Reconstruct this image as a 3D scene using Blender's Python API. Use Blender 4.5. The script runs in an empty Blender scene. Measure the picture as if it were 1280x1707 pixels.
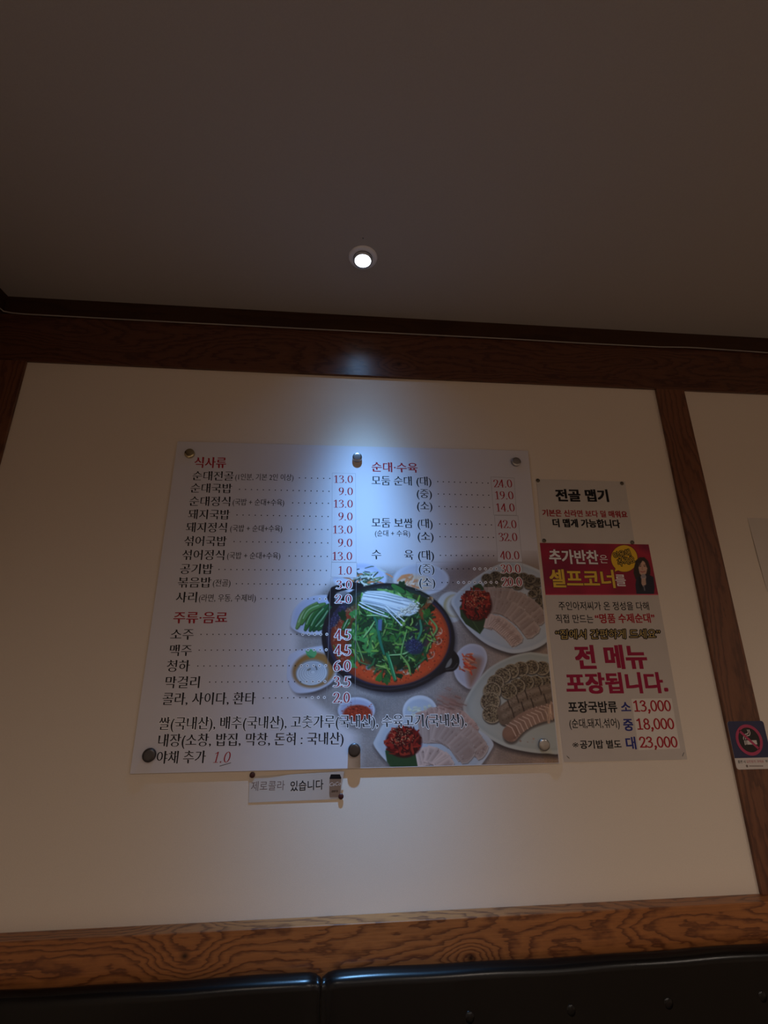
import bpy, bmesh, math, random
import numpy as np
from mathutils import Matrix, Vector

random.seed(7)
rng = np.random.default_rng(7)
scene = bpy.context.scene
COL = scene.collection

# ------------------------------------------------------------------ camera, light, exposure
IMG_W, IMG_H, FPX = 1280.0, 1707.0, 760.0
CAM_D, CAM_Z = 1.31, 1.65              # distance to the back wall, height above the floor
CEIL = CAM_Z + 1.111
R_AX = np.array([0.99648683, 0.02007651, 0.08130766])     # room right, in camera axes (x right, y down, z forward)
N_AX = np.array([-0.08359288, 0.29780297, 0.95096037])    # into the wall
U_AX = np.array([-0.0051217, -0.95441622, 0.29843499])    # up

cam_data = bpy.data.cameras.new('camera')
cam = bpy.data.objects.new('camera', cam_data)
COL.objects.link(cam)
cam_data.sensor_fit = 'HORIZONTAL'
cam_data.sensor_width = 36.0
cam_data.lens = FPX / IMG_W * 36.0
cam_data.clip_start = 0.02
M = Matrix.Identity(4)
for i, ax in enumerate((R_AX, N_AX, U_AX)):
    M[i][0], M[i][1], M[i][2] = ax[0], -ax[1], -ax[2]
M[0][3], M[1][3], M[2][3] = 0.0, -CAM_D, CAM_Z
cam.matrix_world = M
scene.camera = cam

vs = scene.view_settings
scene.display_settings.display_device = 'sRGB'
vs.view_transform = 'Standard'
vs.look = 'None'
vs.gamma = 1.0
vs.use_curve_mapping = False
vs.exposure = 0.0

world = bpy.data.worlds.new('world')
scene.world = world
world.use_nodes = True
world.node_tree.nodes['Background'].inputs[0].default_value = (0.02, 0.016, 0.012, 1)
world.node_tree.nodes['Background'].inputs[1].default_value = 0.3

LAMP_X, LAMP_Y = 0.032, -0.2557        # the small downlight over the menu board
spot = bpy.data.lights.new('spot_beam', 'SPOT')
spot.energy = 178.0
spot.color = (0.23, 0.53, 1.0)
spot.spot_size = math.radians(110)
spot.spot_blend = 0.3
spot.shadow_soft_size = 0.008
spot.use_nodes = True                  # the narrow soft beam of the reflector: bell-shaped about the axis
lt = spot.node_tree
BEAM = math.radians(11.4)
tcn = lt.nodes.new('ShaderNodeTexCoord')
sxn = lt.nodes.new('ShaderNodeSeparateXYZ')
lt.links.new(tcn.outputs['Normal'], sxn.inputs[0])
def lmath(op, a, b=None):
    n = lt.nodes.new('ShaderNodeMath'); n.operation = op
    for i, v in enumerate((a, b)):
        if v is None: continue
        if isinstance(v, (int, float)): n.inputs[i].default_value = v
        else: lt.links.new(v, n.inputs[i])
    return n.outputs[0]
th = lmath('ARCCOSINE', lmath('MINIMUM', lmath('ABSOLUTE', sxn.outputs[2]), 0.99999))
g = lmath('POWER', 2.71828, lmath('MULTIPLY', lmath('MULTIPLY', th, th), -1.0 / (BEAM * BEAM)))
em_ = next(n for n in lt.nodes if n.type == 'EMISSION')
g2 = lmath('POWER', 2.71828, lmath('MULTIPLY', lmath('MULTIPLY', th, th), -1.0 / math.radians(27) ** 2))
lt.links.new(lmath('ADD', g, lmath('MULTIPLY', g2, 0.036)), em_.inputs['Strength'])
so = bpy.data.objects.new('spot_beam', spot)
so.location = (LAMP_X, LAMP_Y, CEIL - 0.015)
so.rotation_euler = (math.radians(11), math.radians(-2.0), 0)   # tipped towards the wall
COL.objects.link(so)

# warm recessed room lights behind the camera
for i, (x, y, p) in enumerate(((-0.5, -2.3, 11), (0.9, -2.3, 22), (2.3, -2.1, 24), (0.2, -3.7, 16), (1.8, -3.7, 22))):
    l = bpy.data.lights.new('room_lamp', 'SPOT')
    l.spot_size = math.radians(158)
    l.spot_blend = 1.0
    l.shadow_soft_size = 0.06
    l.energy = p * 2.75
    l.color = (1.0, 0.85, 0.72)
    o = bpy.data.objects.new('room_lamp', l)
    o.location = (x, y, CEIL - 0.03)
    COL.objects.link(o)

# ------------------------------------------------------------------ geometry of the view
def ray(x, y):
    d = np.array([x - IMG_W / 2, y - IMG_H / 2, FPX])
    return np.array([d @ R_AX, d @ N_AX, d @ U_AX])

def at(x, y, off=0.0):
    """point on the plane `off` metres in front of the back wall"""
    d = ray(x, y)
    t = (CAM_D - off) / d[1]
    return np.array([d[0] * t, -off, CAM_Z + d[2] * t])

def to_px(P):
    P = np.asarray(P, float)
    q = P - np.array([0, -CAM_D, CAM_Z])
    c = q[..., 0:1] * R_AX + q[..., 1:2] * N_AX + q[..., 2:3] * U_AX
    return np.stack([IMG_W / 2 + FPX * c[..., 0] / c[..., 2], IMG_H / 2 + FPX * c[..., 1] / c[..., 2]], -1)

# ------------------------------------------------------------------ object helpers
def root_of(o):
    while o.parent:
        o = o.parent
    return o

def obj(name, verts, faces, mat, parent=None, smooth=False, mats=None, fmat=None):
    """mesh given in room coordinates; stored relative to its thing's base"""
    base = Vector((0, 0, 0))
    if parent is not None:
        base = root_of(parent).location
    me = bpy.data.meshes.new(name)
    me.from_pydata([tuple(Vector(v) - base) for v in verts], [], [tuple(f) for f in faces])
    for m in (mats or [mat]):
        me.materials.append(m)
    if fmat is not None:
        me.polygons.foreach_set('material_index', fmat)
    if smooth:
        me.polygons.foreach_set('use_smooth', [True] * len(me.polygons))
    me.update()
    o = bpy.data.objects.new(name, me)
    COL.objects.link(o)
    if parent is not None:
        o.parent = parent
    return o

def empty(name, loc):
    o = bpy.data.objects.new(name, None)
    o.empty_display_size = 0.05
    o.location = Vector(loc)
    COL.objects.link(o)
    return o

def tag(o, label=None, cat=None, group=None, kind=None):
    if label: o['label'] = label
    if cat: o['category'] = cat
    if group: o['group'] = group
    if kind: o['kind'] = kind
    return o

class MB:
    def __init__(s): s.v, s.f = [], []
    def add(s, v, f):
        n = len(s.v)
        s.v += [tuple(p) for p in v]
        s.f += [tuple(i + n for i in q) for q in f]
        return s
    def box(s, x0, x1, y0, y1, z0, z1):
        v = [(x, y, z) for x in (x0, x1) for y in (y0, y1) for z in (z0, z1)]
        return s.add(v, [(0, 1, 3, 2), (4, 6, 7, 5), (0, 4, 5, 1), (2, 3, 7, 6), (0, 2, 6, 4), (1, 5, 7, 3)])
    def lathe(s, prof, c, axis='z', n=40, closed=False):
        """prof: (radius, height) along axis, c centre"""
        v = []
        for r, h in prof:
            for k in range(n):
                a = 2 * math.pi * k / n
                if axis == 'z': v.append((c[0] + r * math.cos(a), c[1] + r * math.sin(a), c[2] + h))
                else: v.append((c[0] + r * math.cos(a), c[1] - h, c[2] + r * math.sin(a)))
        f = []
        m = len(prof)
        for i in range(m - (0 if closed else 1)):
            for k in range(n):
                a, b = i * n + k, i * n + (k + 1) % n
                c2, d = ((i + 1) % m) * n + (k + 1) % n, ((i + 1) % m) * n + k
                f.append((a, b, c2, d))
        if not closed:
            if prof[0][0] > 1e-6: f.append(tuple(range(n))[::-1])
            if prof[-1][0] > 1e-6: f.append(tuple((m - 1) * n + k for k in range(n)))
        return s.add(v, f)
    def prism(s, poly, y0, y1):
        """poly in (x, z), counter-clockwise seen from the room; y0 back, y1 front (more negative)"""
        n = len(poly)
        v = [(p[0], y0, p[1]) for p in poly] + [(p[0], y1, p[1]) for p in poly]
        f = [tuple(range(n))[::-1], tuple(range(n, 2 * n))]
        f += [(i, (i + 1) % n, n + (i + 1) % n, n + i) for i in range(n)]
        return s.add(v, f)
    def tube(s, pts, r, n=8):
        pts = [Vector(p) for p in pts]
        v, f = [], []
        for i, p in enumerate(pts):
            t = (pts[min(i + 1, len(pts) - 1)] - pts[max(i - 1, 0)]).normalized()
            up = Vector((0, 0, 1)) if abs(t.z) < .9 else Vector((1, 0, 0))
            a = t.cross(up).normalized(); b = a.cross(t)
            for k in range(n):
                w = 2 * math.pi * k / n
                v.append(p + a * (r * math.cos(w)) + b * (r * math.sin(w)))
        for i in range(len(pts) - 1):
            for k in range(n):
                f.append((i * n + k, i * n + (k + 1) % n, (i + 1) * n + (k + 1) % n, (i + 1) * n + k))
        f.append(tuple(range(n))[::-1]); f.append(tuple((len(pts) - 1) * n + k for k in range(n)))
        return s.add(v, f)
    def build(s, name, mat, parent=None, smooth=False, bevel=0, seg=3):
        o = obj(name, s.v, s.f, mat, parent, smooth)
        if bevel:
            b = o.modifiers.new('bevel', 'BEVEL')
            b.width = bevel; b.segments = seg; b.limit_method = 'ANGLE'
        return o

# ------------------------------------------------------------------ materials
def lin(c):
    c = np.asarray(c, float) / 255.0
    return tuple(np.where(c <= 0.04045, c / 12.92, ((c + 0.055) / 1.055) ** 2.4))

def nodes_of(name):
    m = bpy.data.materials.new(name)
    m.use_nodes = True
    nt = m.node_tree
    b = nt.nodes['Principled BSDF']
    return m, nt, b

def N(nt, t, **kw):
    n = nt.nodes.new(t)
    for k, v in kw.items():
        setattr(n, k, v)
    return n

def mat(name, col, rough=0.6, metal=0.0, spec=0.5, speck=0.0, speck_scale=300, bump=0.0, bump_scale=400, coat=0.0):
    m, nt, b = nodes_of(name)
    b.inputs['Roughness'].default_value = rough
    b.inputs['Metallic'].default_value = metal
    b.inputs['Specular IOR Level'].default_value = spec
    b.inputs['Coat Weight'].default_value = coat
    tc = N(nt, 'ShaderNodeTexCoord')
    ns = N(nt, 'ShaderNodeTexNoise'); ns.inputs['Scale'].default_value = speck_scale; ns.inputs['Detail'].default_value = 3
    nt.links.new(tc.outputs['Object'], ns.inputs['Vector'])
    mx = N(nt, 'ShaderNodeMix', data_type='RGBA')
    k = speck
    mx.inputs[6].default_value = (*[c * (1 - k) for c in col], 1)
    mx.inputs[7].default_value = (*[min(1, c * (1 + k)) for c in col], 1)
    nt.links.new(ns.outputs['Fac'], mx.inputs[0])
    nt.links.new(mx.outputs[2], b.inputs['Base Color'])
    if bump:
        n2 = N(nt, 'ShaderNodeTexNoise'); n2.inputs['Scale'].default_value = bump_scale; n2.inputs['Detail'].default_value = 4
        nt.links.new(tc.outputs['Object'], n2.inputs['Vector'])
        bp = N(nt, 'ShaderNodeBump'); bp.inputs['Strength'].default_value = bump; bp.inputs['Distance'].default_value = 0.001
        nt.links.new(n2.outputs['Fac'], bp.inputs['Height'])
        nt.links.new(bp.outputs['Normal'], b.inputs['Normal'])
    return m

def vcol_mat(name, rough=0.4, spec=0.4):
    m, nt, b = nodes_of(name)
    a = N(nt, 'ShaderNodeAttribute'); a.attribute_name = 'print'
    nt.links.new(a.outputs['Color'], b.inputs['Base Color'])
    b.inputs['Roughness'].default_value = rough
    b.inputs['Specular IOR Level'].default_value = spec
    return m

def math_node(nt, op, a, b=None):
    n = N(nt, 'ShaderNodeMath', operation=op)
    for i, v in enumerate((a, b)):
        if v is None: continue
        if isinstance(v, (int, float)): n.inputs[i].default_value = v
        else: nt.links.new(v, n.inputs[i])
    return n.outputs[0]

def wood(name, along, dark, light, freq=9.0, seed=0.0, knots=(), rough=0.38, wob=1.0, coat=0.25):
    """flat-sawn grain: contour bands of a field stretched along the board (along = 'x', 'y' or 'z')"""
    m, nt, b = nodes_of(name)
    tc = N(nt, 'ShaderNodeTexCoord')
    sx = N(nt, 'ShaderNodeSeparateXYZ')
    nt.links.new(tc.outputs['Object'], sx.inputs[0])
    X, Y, Z = sx.outputs
    if along == 'x': L, A = X, math_node(nt, 'SUBTRACT', Z, Y)
    elif along == 'y': L, A = Y, math_node(nt, 'ADD', Z, X)
    else: L, A = Z, math_node(nt, 'SUBTRACT', X, Y)
    def noise(l, a, scale, detail, off, dist=0.0):
        cb = N(nt, 'ShaderNodeCombineXYZ')
        nt.links.new(math_node(nt, 'MULTIPLY', L, l), cb.inputs[0])
        nt.links.new(math_node(nt, 'MULTIPLY', A, a), cb.inputs[1])
        cb.inputs[2].default_value = off
        n = N(nt, 'ShaderNodeTexNoise'); n.inputs['Scale'].default_value = scale
        n.inputs['Detail'].default_value = detail; n.inputs['Distortion'].default_value = dist
        nt.links.new(cb.outputs[0], n.inputs['Vector'])
        return n.outputs['Fac']
    h = math_node(nt, 'MULTIPLY', noise(0.55, 2.6, 3.4, 1.0, seed, 0.25), 1.25 * wob)
    h = math_node(nt, 'ADD', h, math_node(nt, 'MULTIPLY', A, 2.0))
    h = math_node(nt, 'ADD', h, math_node(nt, 'MULTIPLY', noise(1.0, 2.2, 26, 2.0, seed + 3), 0.10))
    h = math_node(nt, 'ADD', h, math_node(nt, 'MULTIPLY', noise(0.6, 7.0, 22, 2.0, seed + 5), 0.07))
    for (l0, a0, w, amp) in knots:
        dl = math_node(nt, 'SUBTRACT', L, l0); da = math_node(nt, 'SUBTRACT', A, a0)
        r2 = math_node(nt, 'ADD', math_node(nt, 'MULTIPLY', math_node(nt, 'MULTIPLY', dl, dl), 0.35), math_node(nt, 'MULTIPLY', da, da))
        g = math_node(nt, 'POWER', 2.718, math_node(nt, 'MULTIPLY', r2, -1.0 / (w * w)))
        h = math_node(nt, 'ADD', h, math_node(nt, 'MULTIPLY', g, amp))
    fr = math_node(nt, 'FRACT', math_node(nt, 'MULTIPLY', h, freq))
    rp = N(nt, 'ShaderNodeValToRGB')
    e = rp.color_ramp.elements
    e[0].position = 0.0; e[0].color = (0.06, 0.06, 0.06, 1)
    e[1].position = 1.0; e[1].color = (0.0, 0.0, 0.0, 1)
    for p, v in ((0.10, 0.75), (0.45, 0.95), (0.72, 0.55), (0.90, 0.08)):
        q = e.new(p); q.color = (v, v, v, 1)
    nt.links.new(fr, rp.inputs[0])
    fib = noise(6.0, 260.0, 1.0, 2.0, seed + 7)
    f = math_node(nt, 'ADD', math_node(nt, 'MULTIPLY', rp.outputs[0], 0.78), math_node(nt, 'MULTIPLY', math_node(nt, 'SUBTRACT', fib, 0.4), 0.6))
    mx = N(nt, 'ShaderNodeMix', data_type='RGBA'); mx.clamp_factor = True
    mx.inputs[6].default_value = (*dark, 1); mx.inputs[7].default_value = (*light, 1)
    nt.links.new(f, mx.inputs[0])
    out = mx.outputs[2]
    for (l0, a0, w, amp) in knots:
        dl = math_node(nt, 'SUBTRACT', L, l0); da = math_node(nt, 'SUBTRACT', A, a0)
        r2 = math_node(nt, 'ADD', math_node(nt, 'MULTIPLY', math_node(nt, 'MULTIPLY', dl, dl), 0.7), math_node(nt, 'MULTIPLY', da, da))
        g = math_node(nt, 'POWER', 2.718, math_node(nt, 'MULTIPLY', r2, -1.0 / (0.0075 ** 2)))
        k = N(nt, 'ShaderNodeMix', data_type='RGBA'); k.clamp_factor = True
        nt.links.new(g, k.inputs[0]); nt.links.new(out, k.inputs[6])
        k.inputs[7].default_value = (dark[0] * .25, dark[1] * .25, dark[2] * .3, 1)
        out = k.outputs[2]
    nt.links.new(out, b.inputs['Base Color'])
    b.inputs['Roughness'].default_value = rough
    b.inputs['Coat Weight'].default_value = coat; b.inputs['Specular IOR Level'].default_value = 0.35; b.inputs['Coat Roughness'].default_value = 0.3
    bp = N(nt, 'ShaderNodeBump'); bp.inputs['Strength'].default_value = 0.25; bp.inputs['Distance'].default_value = 0.001
    nt.links.new(f, bp.inputs['Height']); nt.links.new(bp.outputs['Normal'], b.inputs['Normal'])
    return m

WALL_C = (0.74, 0.65, 0.56)
m_wall = mat('cream_wallpaper', WALL_C, 0.75, spec=0.25, speck=0.07, speck_scale=420, bump=0.22, bump_scale=850)
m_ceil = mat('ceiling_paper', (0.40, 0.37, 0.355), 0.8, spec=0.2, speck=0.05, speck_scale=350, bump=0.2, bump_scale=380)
m_floor = mat('floor_tile', (0.20, 0.15, 0.11), 0.5, speck=0.15, speck_scale=20)
W_DARK, W_LIGHT = (0.11, 0.034, 0.013), (0.37, 0.137, 0.040)
ks = at(308, 1594, 0.039)
kb = at(665, 607, 0.01)
m_rail = wood('rail_wood', 'x', W_DARK, W_LIGHT, 12.0, 1.3, knots=((ks[0], ks[2] + 0.039, 0.05, 0.42), (at(785, 1597, .039)[0], at(785, 1597, .039)[2] + .039, 0.03, 0.35)))
m_beam = wood('beam_wood', 'x', (0.052, 0.018, 0.011), (0.125, 0.049, 0.026), 12.0, 5.1, knots=((kb[0], kb[2] + 0.01, 0.03, 0.2),), rough=0.36, coat=0.12)
m_post = wood('post_wood', 'z', (0.085, 0.029, 0.016), (0.19, 0.074, 0.035), 9.0, 8.2)
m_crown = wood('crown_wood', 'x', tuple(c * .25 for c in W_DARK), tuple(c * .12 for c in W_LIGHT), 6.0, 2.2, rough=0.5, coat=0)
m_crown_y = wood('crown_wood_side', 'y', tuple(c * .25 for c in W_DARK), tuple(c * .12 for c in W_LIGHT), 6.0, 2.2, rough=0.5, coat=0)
m_beam_y = wood('beam_wood_side', 'y', (0.052, 0.018, 0.011), (0.125, 0.049, 0.026), 12.0, 5.1)
m_leather = mat('black_leather', (0.0045, 0.0035, 0.003), 0.26, spec=0.28, speck=0.2, speck_scale=80, bump=0.06, bump_scale=260)
m_steel = mat('brushed_steel', (0.42, 0.42, 0.43), 0.28, metal=1.0, speck=0.06)
m_glint = mat('warm_glint_metal', (0.55, 0.48, 0.30), 0.16, metal=1.0, speck=0.04)  # yellow reflection of a warm lamp put into the metal colour
m_gun = mat('dark_steel', (0.10, 0.10, 0.11), 0.35, metal=1.0, speck=0.06)
m_cable = mat('grey_cable', (0.32, 0.29, 0.27), 0.55)
PANEL_C = (0.66, 0.645, 0.70)
m_panel = mat('white_board_print', PANEL_C, 0.42, spec=0.35, speck=0.015, speck_scale=9)
m_panel_edge = mat('board_edge', (0.10, 0.09, 0.09), 0.6, speck=0.5, speck_scale=220)
m_paper = mat('white_paper', (0.60, 0.56, 0.53), 0.7, spec=0.2, speck=0.03, speck_scale=30)
m_poster = mat('poster_paper', (0.54, 0.485, 0.45), 0.55, spec=0.3, speck=0.03, speck_scale=20)
m_sheet = mat('laminated_sheet', (0.63, 0.57, 0.52), 0.45, spec=0.4, speck=0.03, speck_scale=30)
m_sticker = mat('sticker_paper', (0.655, 0.64, 0.695), 0.5, spec=0.3)
m_sticker2 = mat('price_sticker_paper', (0.68, 0.63, 0.59), 0.5, spec=0.3)
m_line = mat('sticker_edge', (0.34, 0.33, 0.36), 0.6)
m_black = mat('black_ink', (0.011, 0.010, 0.012), 0.6, spec=0.2)
m_red = mat('red_ink', (0.36, 0.013, 0.026), 0.6, spec=0.2)
m_red2 = mat('crimson_ink', (0.31, 0.011, 0.052), 0.6, spec=0.2)
m_blue = mat('navy_ink', (0.03, 0.035, 0.20), 0.6, spec=0.2)
m_white = mat('white_ink', (0.80, 0.78, 0.80), 0.5, spec=0.3)
m_yellow = mat('yellow_ink', (0.76, 0.50, 0.055), 0.5, spec=0.3)
m_grey = mat('grey_ink', (0.20, 0.15, 0.14), 0.6, spec=0.2)
m_pin = mat('dark_red_pin', (0.045, 0.006, 0.009), 0.35, speck=0.1)
m_pin2 = mat('bronze_pin', (0.13, 0.11, 0.085), 0.4, metal=0.7, speck=0.2)
m_print = vcol_mat('food_print', 0.42, 0.35)
m_print2 = vcol_mat('banner_print', 0.5, 0.3)
m_fixture = mat('fixture_enamel', (0.78, 0.78, 0.84), 0.35, speck=0.02)
m_collar = mat('fixture_chrome', (0.72, 0.74, 0.76), 0.2, metal=1.0, speck=0.02)

def emit(name, col, k):
    m, nt, b = nodes_of(name)
    b.inputs['Base Color'].default_value = (0.8, 0.8, 0.8, 1)
    b.inputs['Emission Color'].default_value = (*col, 1)
    b.inputs['Emission Strength'].default_value = k
    return m
m_lens = emit('lamp_lens', (0.86, 0.93, 1.0), 9.0)

# ------------------------------------------------------------------ room shell
def struct(name, mb, m, **kw):
    return tag(mb.build(name, m, **kw), kind='structure')

XL = at(9, 503)[0]
XR, YF = XL + 4.6, -4.6
T = 0.12
struct('wall_back', MB().box(XL - T, XR + T, 0, T, 0, CEIL + T), m_wall)
struct('wall_left', MB().box(XL - T, XL, YF, 0, 0, CEIL + T), m_wall)
struct('wall_right', MB().box(XR, XR + T, YF, 0, 0, CEIL + T), m_wall)
struct('wall_front', MB().box(XL - T, XR + T, YF - T, YF, 0, CEIL + T), m_wall)
struct('floor', MB().box(XL - T, XR + T, YF - T, T, -T, 0), m_floor)
# ceiling with a round cut-out for the lamp
cm = MB()
RC = 0.031
n = 48
hole = [(LAMP_X + RC * math.cos(2 * math.pi * k / n), LAMP_Y + RC * math.sin(2 * math.pi * k / n)) for k in range(n)]
S = 0.25
def sq(k):
    a = 2 * math.pi * k / n
    c, s = math.cos(a), math.sin(a)
    q = S / max(abs(c), abs(s))
    return (LAMP_X + q * c, LAMP_Y + q * s)
sqp = [sq(k) for k in range(n)]
cm.add([(x, y, CEIL) for x, y in hole] + [(x, y, CEIL) for x, y in sqp],
       [(k, n + k, n + (k + 1) % n, (k + 1) % n)[::-1] for k in range(n)])
x0, x1, y0, y1 = LAMP_X - S, LAMP_X + S, LAMP_Y - S, LAMP_Y + S
for a, b, c, d in ((XL - T, x0, YF - T, T), (x1, XR + T, YF - T, T), (x0, x1, YF - T, y0), (x0, x1, y1, T)):
    cm.add([(a, c, CEIL), (b, c, CEIL), (b, d, CEIL), (a, d, CEIL)], [(0, 3, 2, 1)])
cm.add([(XL - T, YF - T, CEIL + T), (XR + T, YF - T, CEIL + T), (XR + T, T, CEIL + T), (XL - T, T, CEIL + T)], [(0, 1, 2, 3)])
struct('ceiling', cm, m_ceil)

OFF = 0.010
z_beam = at(568, 624.5, OFF)[2]
z_cr = at(640, 554, 0.016)[2]
z_rail = at(640, 1521.7)[2]
z_sofa = at(640, 1612, 0.039)[2]
xpl = at(47, 602)[0]; xpl2 = at(0, 770)[0]
p1 = (at(1089.5, 647)[0] + at(1266, 1488)[0]) / 2
p2 = at(1142, 650, OFF)[0]
p2b = at(1262.5, 1188, OFF)[0]
struct('trim_1', MB().box(XL, XR, -OFF, 0, z_beam, z_cr + 0.01), m_beam, bevel=0.0015)      # long beam over the panels
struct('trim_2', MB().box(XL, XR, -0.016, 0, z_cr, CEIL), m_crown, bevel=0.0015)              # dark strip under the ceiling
struct('trim_3', MB().box(XL, xpl, -OFF, 0, z_rail, z_beam), m_post, bevel=0.0015)          # post in the corner
struct('trim_4', MB().box(p1, (p2 + p2b) / 2, -OFF, 0, z_rail, z_beam), m_post, bevel=0.0015)
struct('trim_5', MB().box(XL, XR, -0.039, 0, z_rail - 0.11, z_rail), m_rail, bevel=0.002)    # rail with a ledge
struct('trim_6', MB().box(XL, XL + OFF, YF, -0.016, z_beam, z_cr + 0.01), m_beam_y)
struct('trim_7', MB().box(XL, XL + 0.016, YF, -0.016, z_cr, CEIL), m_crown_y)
struct('trim_8', MB().box(XL, XL + OFF, -0.14, -OFF, z_rail, z_beam), m_post)

# ------------------------------------------------------------------ lettering
_cache = {}
def glyphs(body, style):
    """2-D triangles of a line of text in em units, reshaped for the style"""
    key = (body, style)
    if key in _cache: return _cache[key]
    cu = bpy.data.curves.new('t', 'FONT')
    cu.body = body
    cu.size = 1.0
    cu.resolution_u = 3
    ob = bpy.data.objects.new('t', cu)
    COL.objects.link(ob)
    dg = bpy.context.evaluated_depsgraph_get()
    me = bpy.data.meshes.new_from_object(ob.evaluated_get(dg))
    idx, V, remap = {}, [], []
    for v in me.vertices:
        k = (round(v.co.x, 5), round(v.co.y, 5))
        if k not in idx:
            idx[k] = len(V); V.append(k)
        remap.append(idx[k])
    V = np.array(V, float)
    F = []
    for p in me.polygons:
        q = []
        for i in p.vertices:
            if remap[i] not in q: q.append(remap[i])
        if len(q) < 3: continue
        for j in range(1, len(q) - 1):
            a, b, c = V[q[0]], V[q[j]], V[q[j + 1]]
            ar = (b[0] - a[0]) * (c[1] - a[1]) - (b[1] - a[1]) * (c[0] - a[0])
            if abs(ar) < 1e-9: continue
            F.append((q[0], q[j], q[j + 1]) if ar > 0 else (q[0], q[j + 1], q[j]))
    bpy.data.objects.remove(ob); bpy.data.curves.remove(cu); bpy.data.meshes.remove(me)
    # outline edges
    he = set()
    for f in F:
        for i in range(3): he.add((f[i], f[(i + 1) % 3]))
    out = [e for e in he if (e[1], e[0]) not in he]
    nrm = {}
    for a, b in out:
        d = V[b] - V[a]; l = math.hypot(*d)
        if l < 1e-9: continue
        nn = (d[1] / l, -d[0] / l)
        nrm.setdefault(a, []).append(nn); nrm.setdefault(b, []).append(nn)
    st = {'serif': (0.013, -0.009), 'serifb': (0.020, 0.002), 'thin': (0.006, -0.003)}.get(style, (0, 0))
    W = V.copy()
    for i, ns in nrm.items():
        s = np.sum(ns, axis=0)
        if len(ns) == 2:
            dt = ns[0][0] * ns[1][0] + ns[0][1] * ns[1][1]
            s = s / max(0.35, 1 + dt)
        ll = math.hypot(*s)
        if ll > 1.6: s = s * 1.6 / ll
        W[i] = V[i] + s * np.array(st)
    if style.startswith('serif'):
        for a, b in out:               # brush-like head on the top left of upright strokes
            d = V[b] - V[a]
            if d[0] < -0.05 and d[0] > -0.12 and abs(d[1]) < 0.012:
                lo = b if V[b][0] < V[a][0] else a
                W[lo] += (-0.035, 0.004)
                hi = a if lo == b else b
                W[hi] += (0.0, -0.02)
    _cache[key] = (W, F)
    return W, F

_ref, _ = glyphs('국', 'plain')
REF_H = _ref[:, 1].max() - _ref[:, 1].min()
REF_C = (_ref[:, 1].max() + _ref[:, 1].min()) / 2

def catmull(P, k=6):
    P = [np.array(p, float) for p in P]
    Q = [2 * P[0] - P[1]] + P + [2 * P[-1] - P[-2]]
    out = []
    for i in range(1, len(Q) - 2):
        for j in range(k):
            t = j / k
            out.append(0.5 * (2 * Q[i] + (Q[i + 1] - Q[i - 1]) * t + (2 * Q[i - 1] - 5 * Q[i] + 4 * Q[i + 1] - Q[i + 2]) * t * t
                              + (3 * Q[i] - Q[i - 1] - 3 * Q[i + 1] + Q[i + 2]) * t ** 3))
    out.append(P[-1])
    return out

def el(cx, cy, rx, ry, n=20):
    return [(cx + rx * math.sin(2 * math.pi * k / n), cy + ry * math.cos(2 * math.pi * k / n)) for k in range(n + 1)]
SIX = [(.45, .97), (.26, .86), (.11, .62), (.07, .36), (.13, .09), (.27, .02), (.41, .1), (.46, .3), (.4, .5), (.27, .57), (.14, .49), (.08, .36)]
DIG = {
    '0': [(el(.27, .5, .215, .475), 0)],
    '1': [([(.28, .98), (.28, .03)], 1), ([(.28, .96), (.10, .83)], 1), ([(.10, .025), (.46, .025)], 1)],
    '2': [([(.05, .74), (.10, .9), (.25, .975), (.40, .9), (.44, .72), (.36, .5), (.2, .25), (.06, .06)], 0), ([(.05, .05), (.49, .05)], 1), ([(.47, .05), (.51, .19)], 1)],
    '3': [([(.06, .82), (.14, .95), (.27, .975), (.4, .88), (.38, .68), (.2, .55)], 0), ([(.2, .55), (.4, .47), (.45, .28), (.36, .08), (.2, .02), (.05, .07)], 0)],
    '4': [([(.37, .98), (.37, .02)], 1), ([(.37, .97), (.03, .31)], 1), ([(.02, .28), (.53, .28)], 1)],
    '5': [([(.15, .96), (.47, .96)], 1), ([(.17, .96), (.12, .57)], 1), ([(.12, .56), (.28, .6), (.43, .48), (.45, .27), (.35, .08), (.18, .02), (.04, .07)], 0)],
    '6': [(SIX, 0)],
    '8': [(el(.27, .75, .17, .22), 0), (el(.27, .27, .21, .25), 0)],
    '9': [([(.53 - x, 1 - y) for x, y in SIX], 0)],
}
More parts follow.
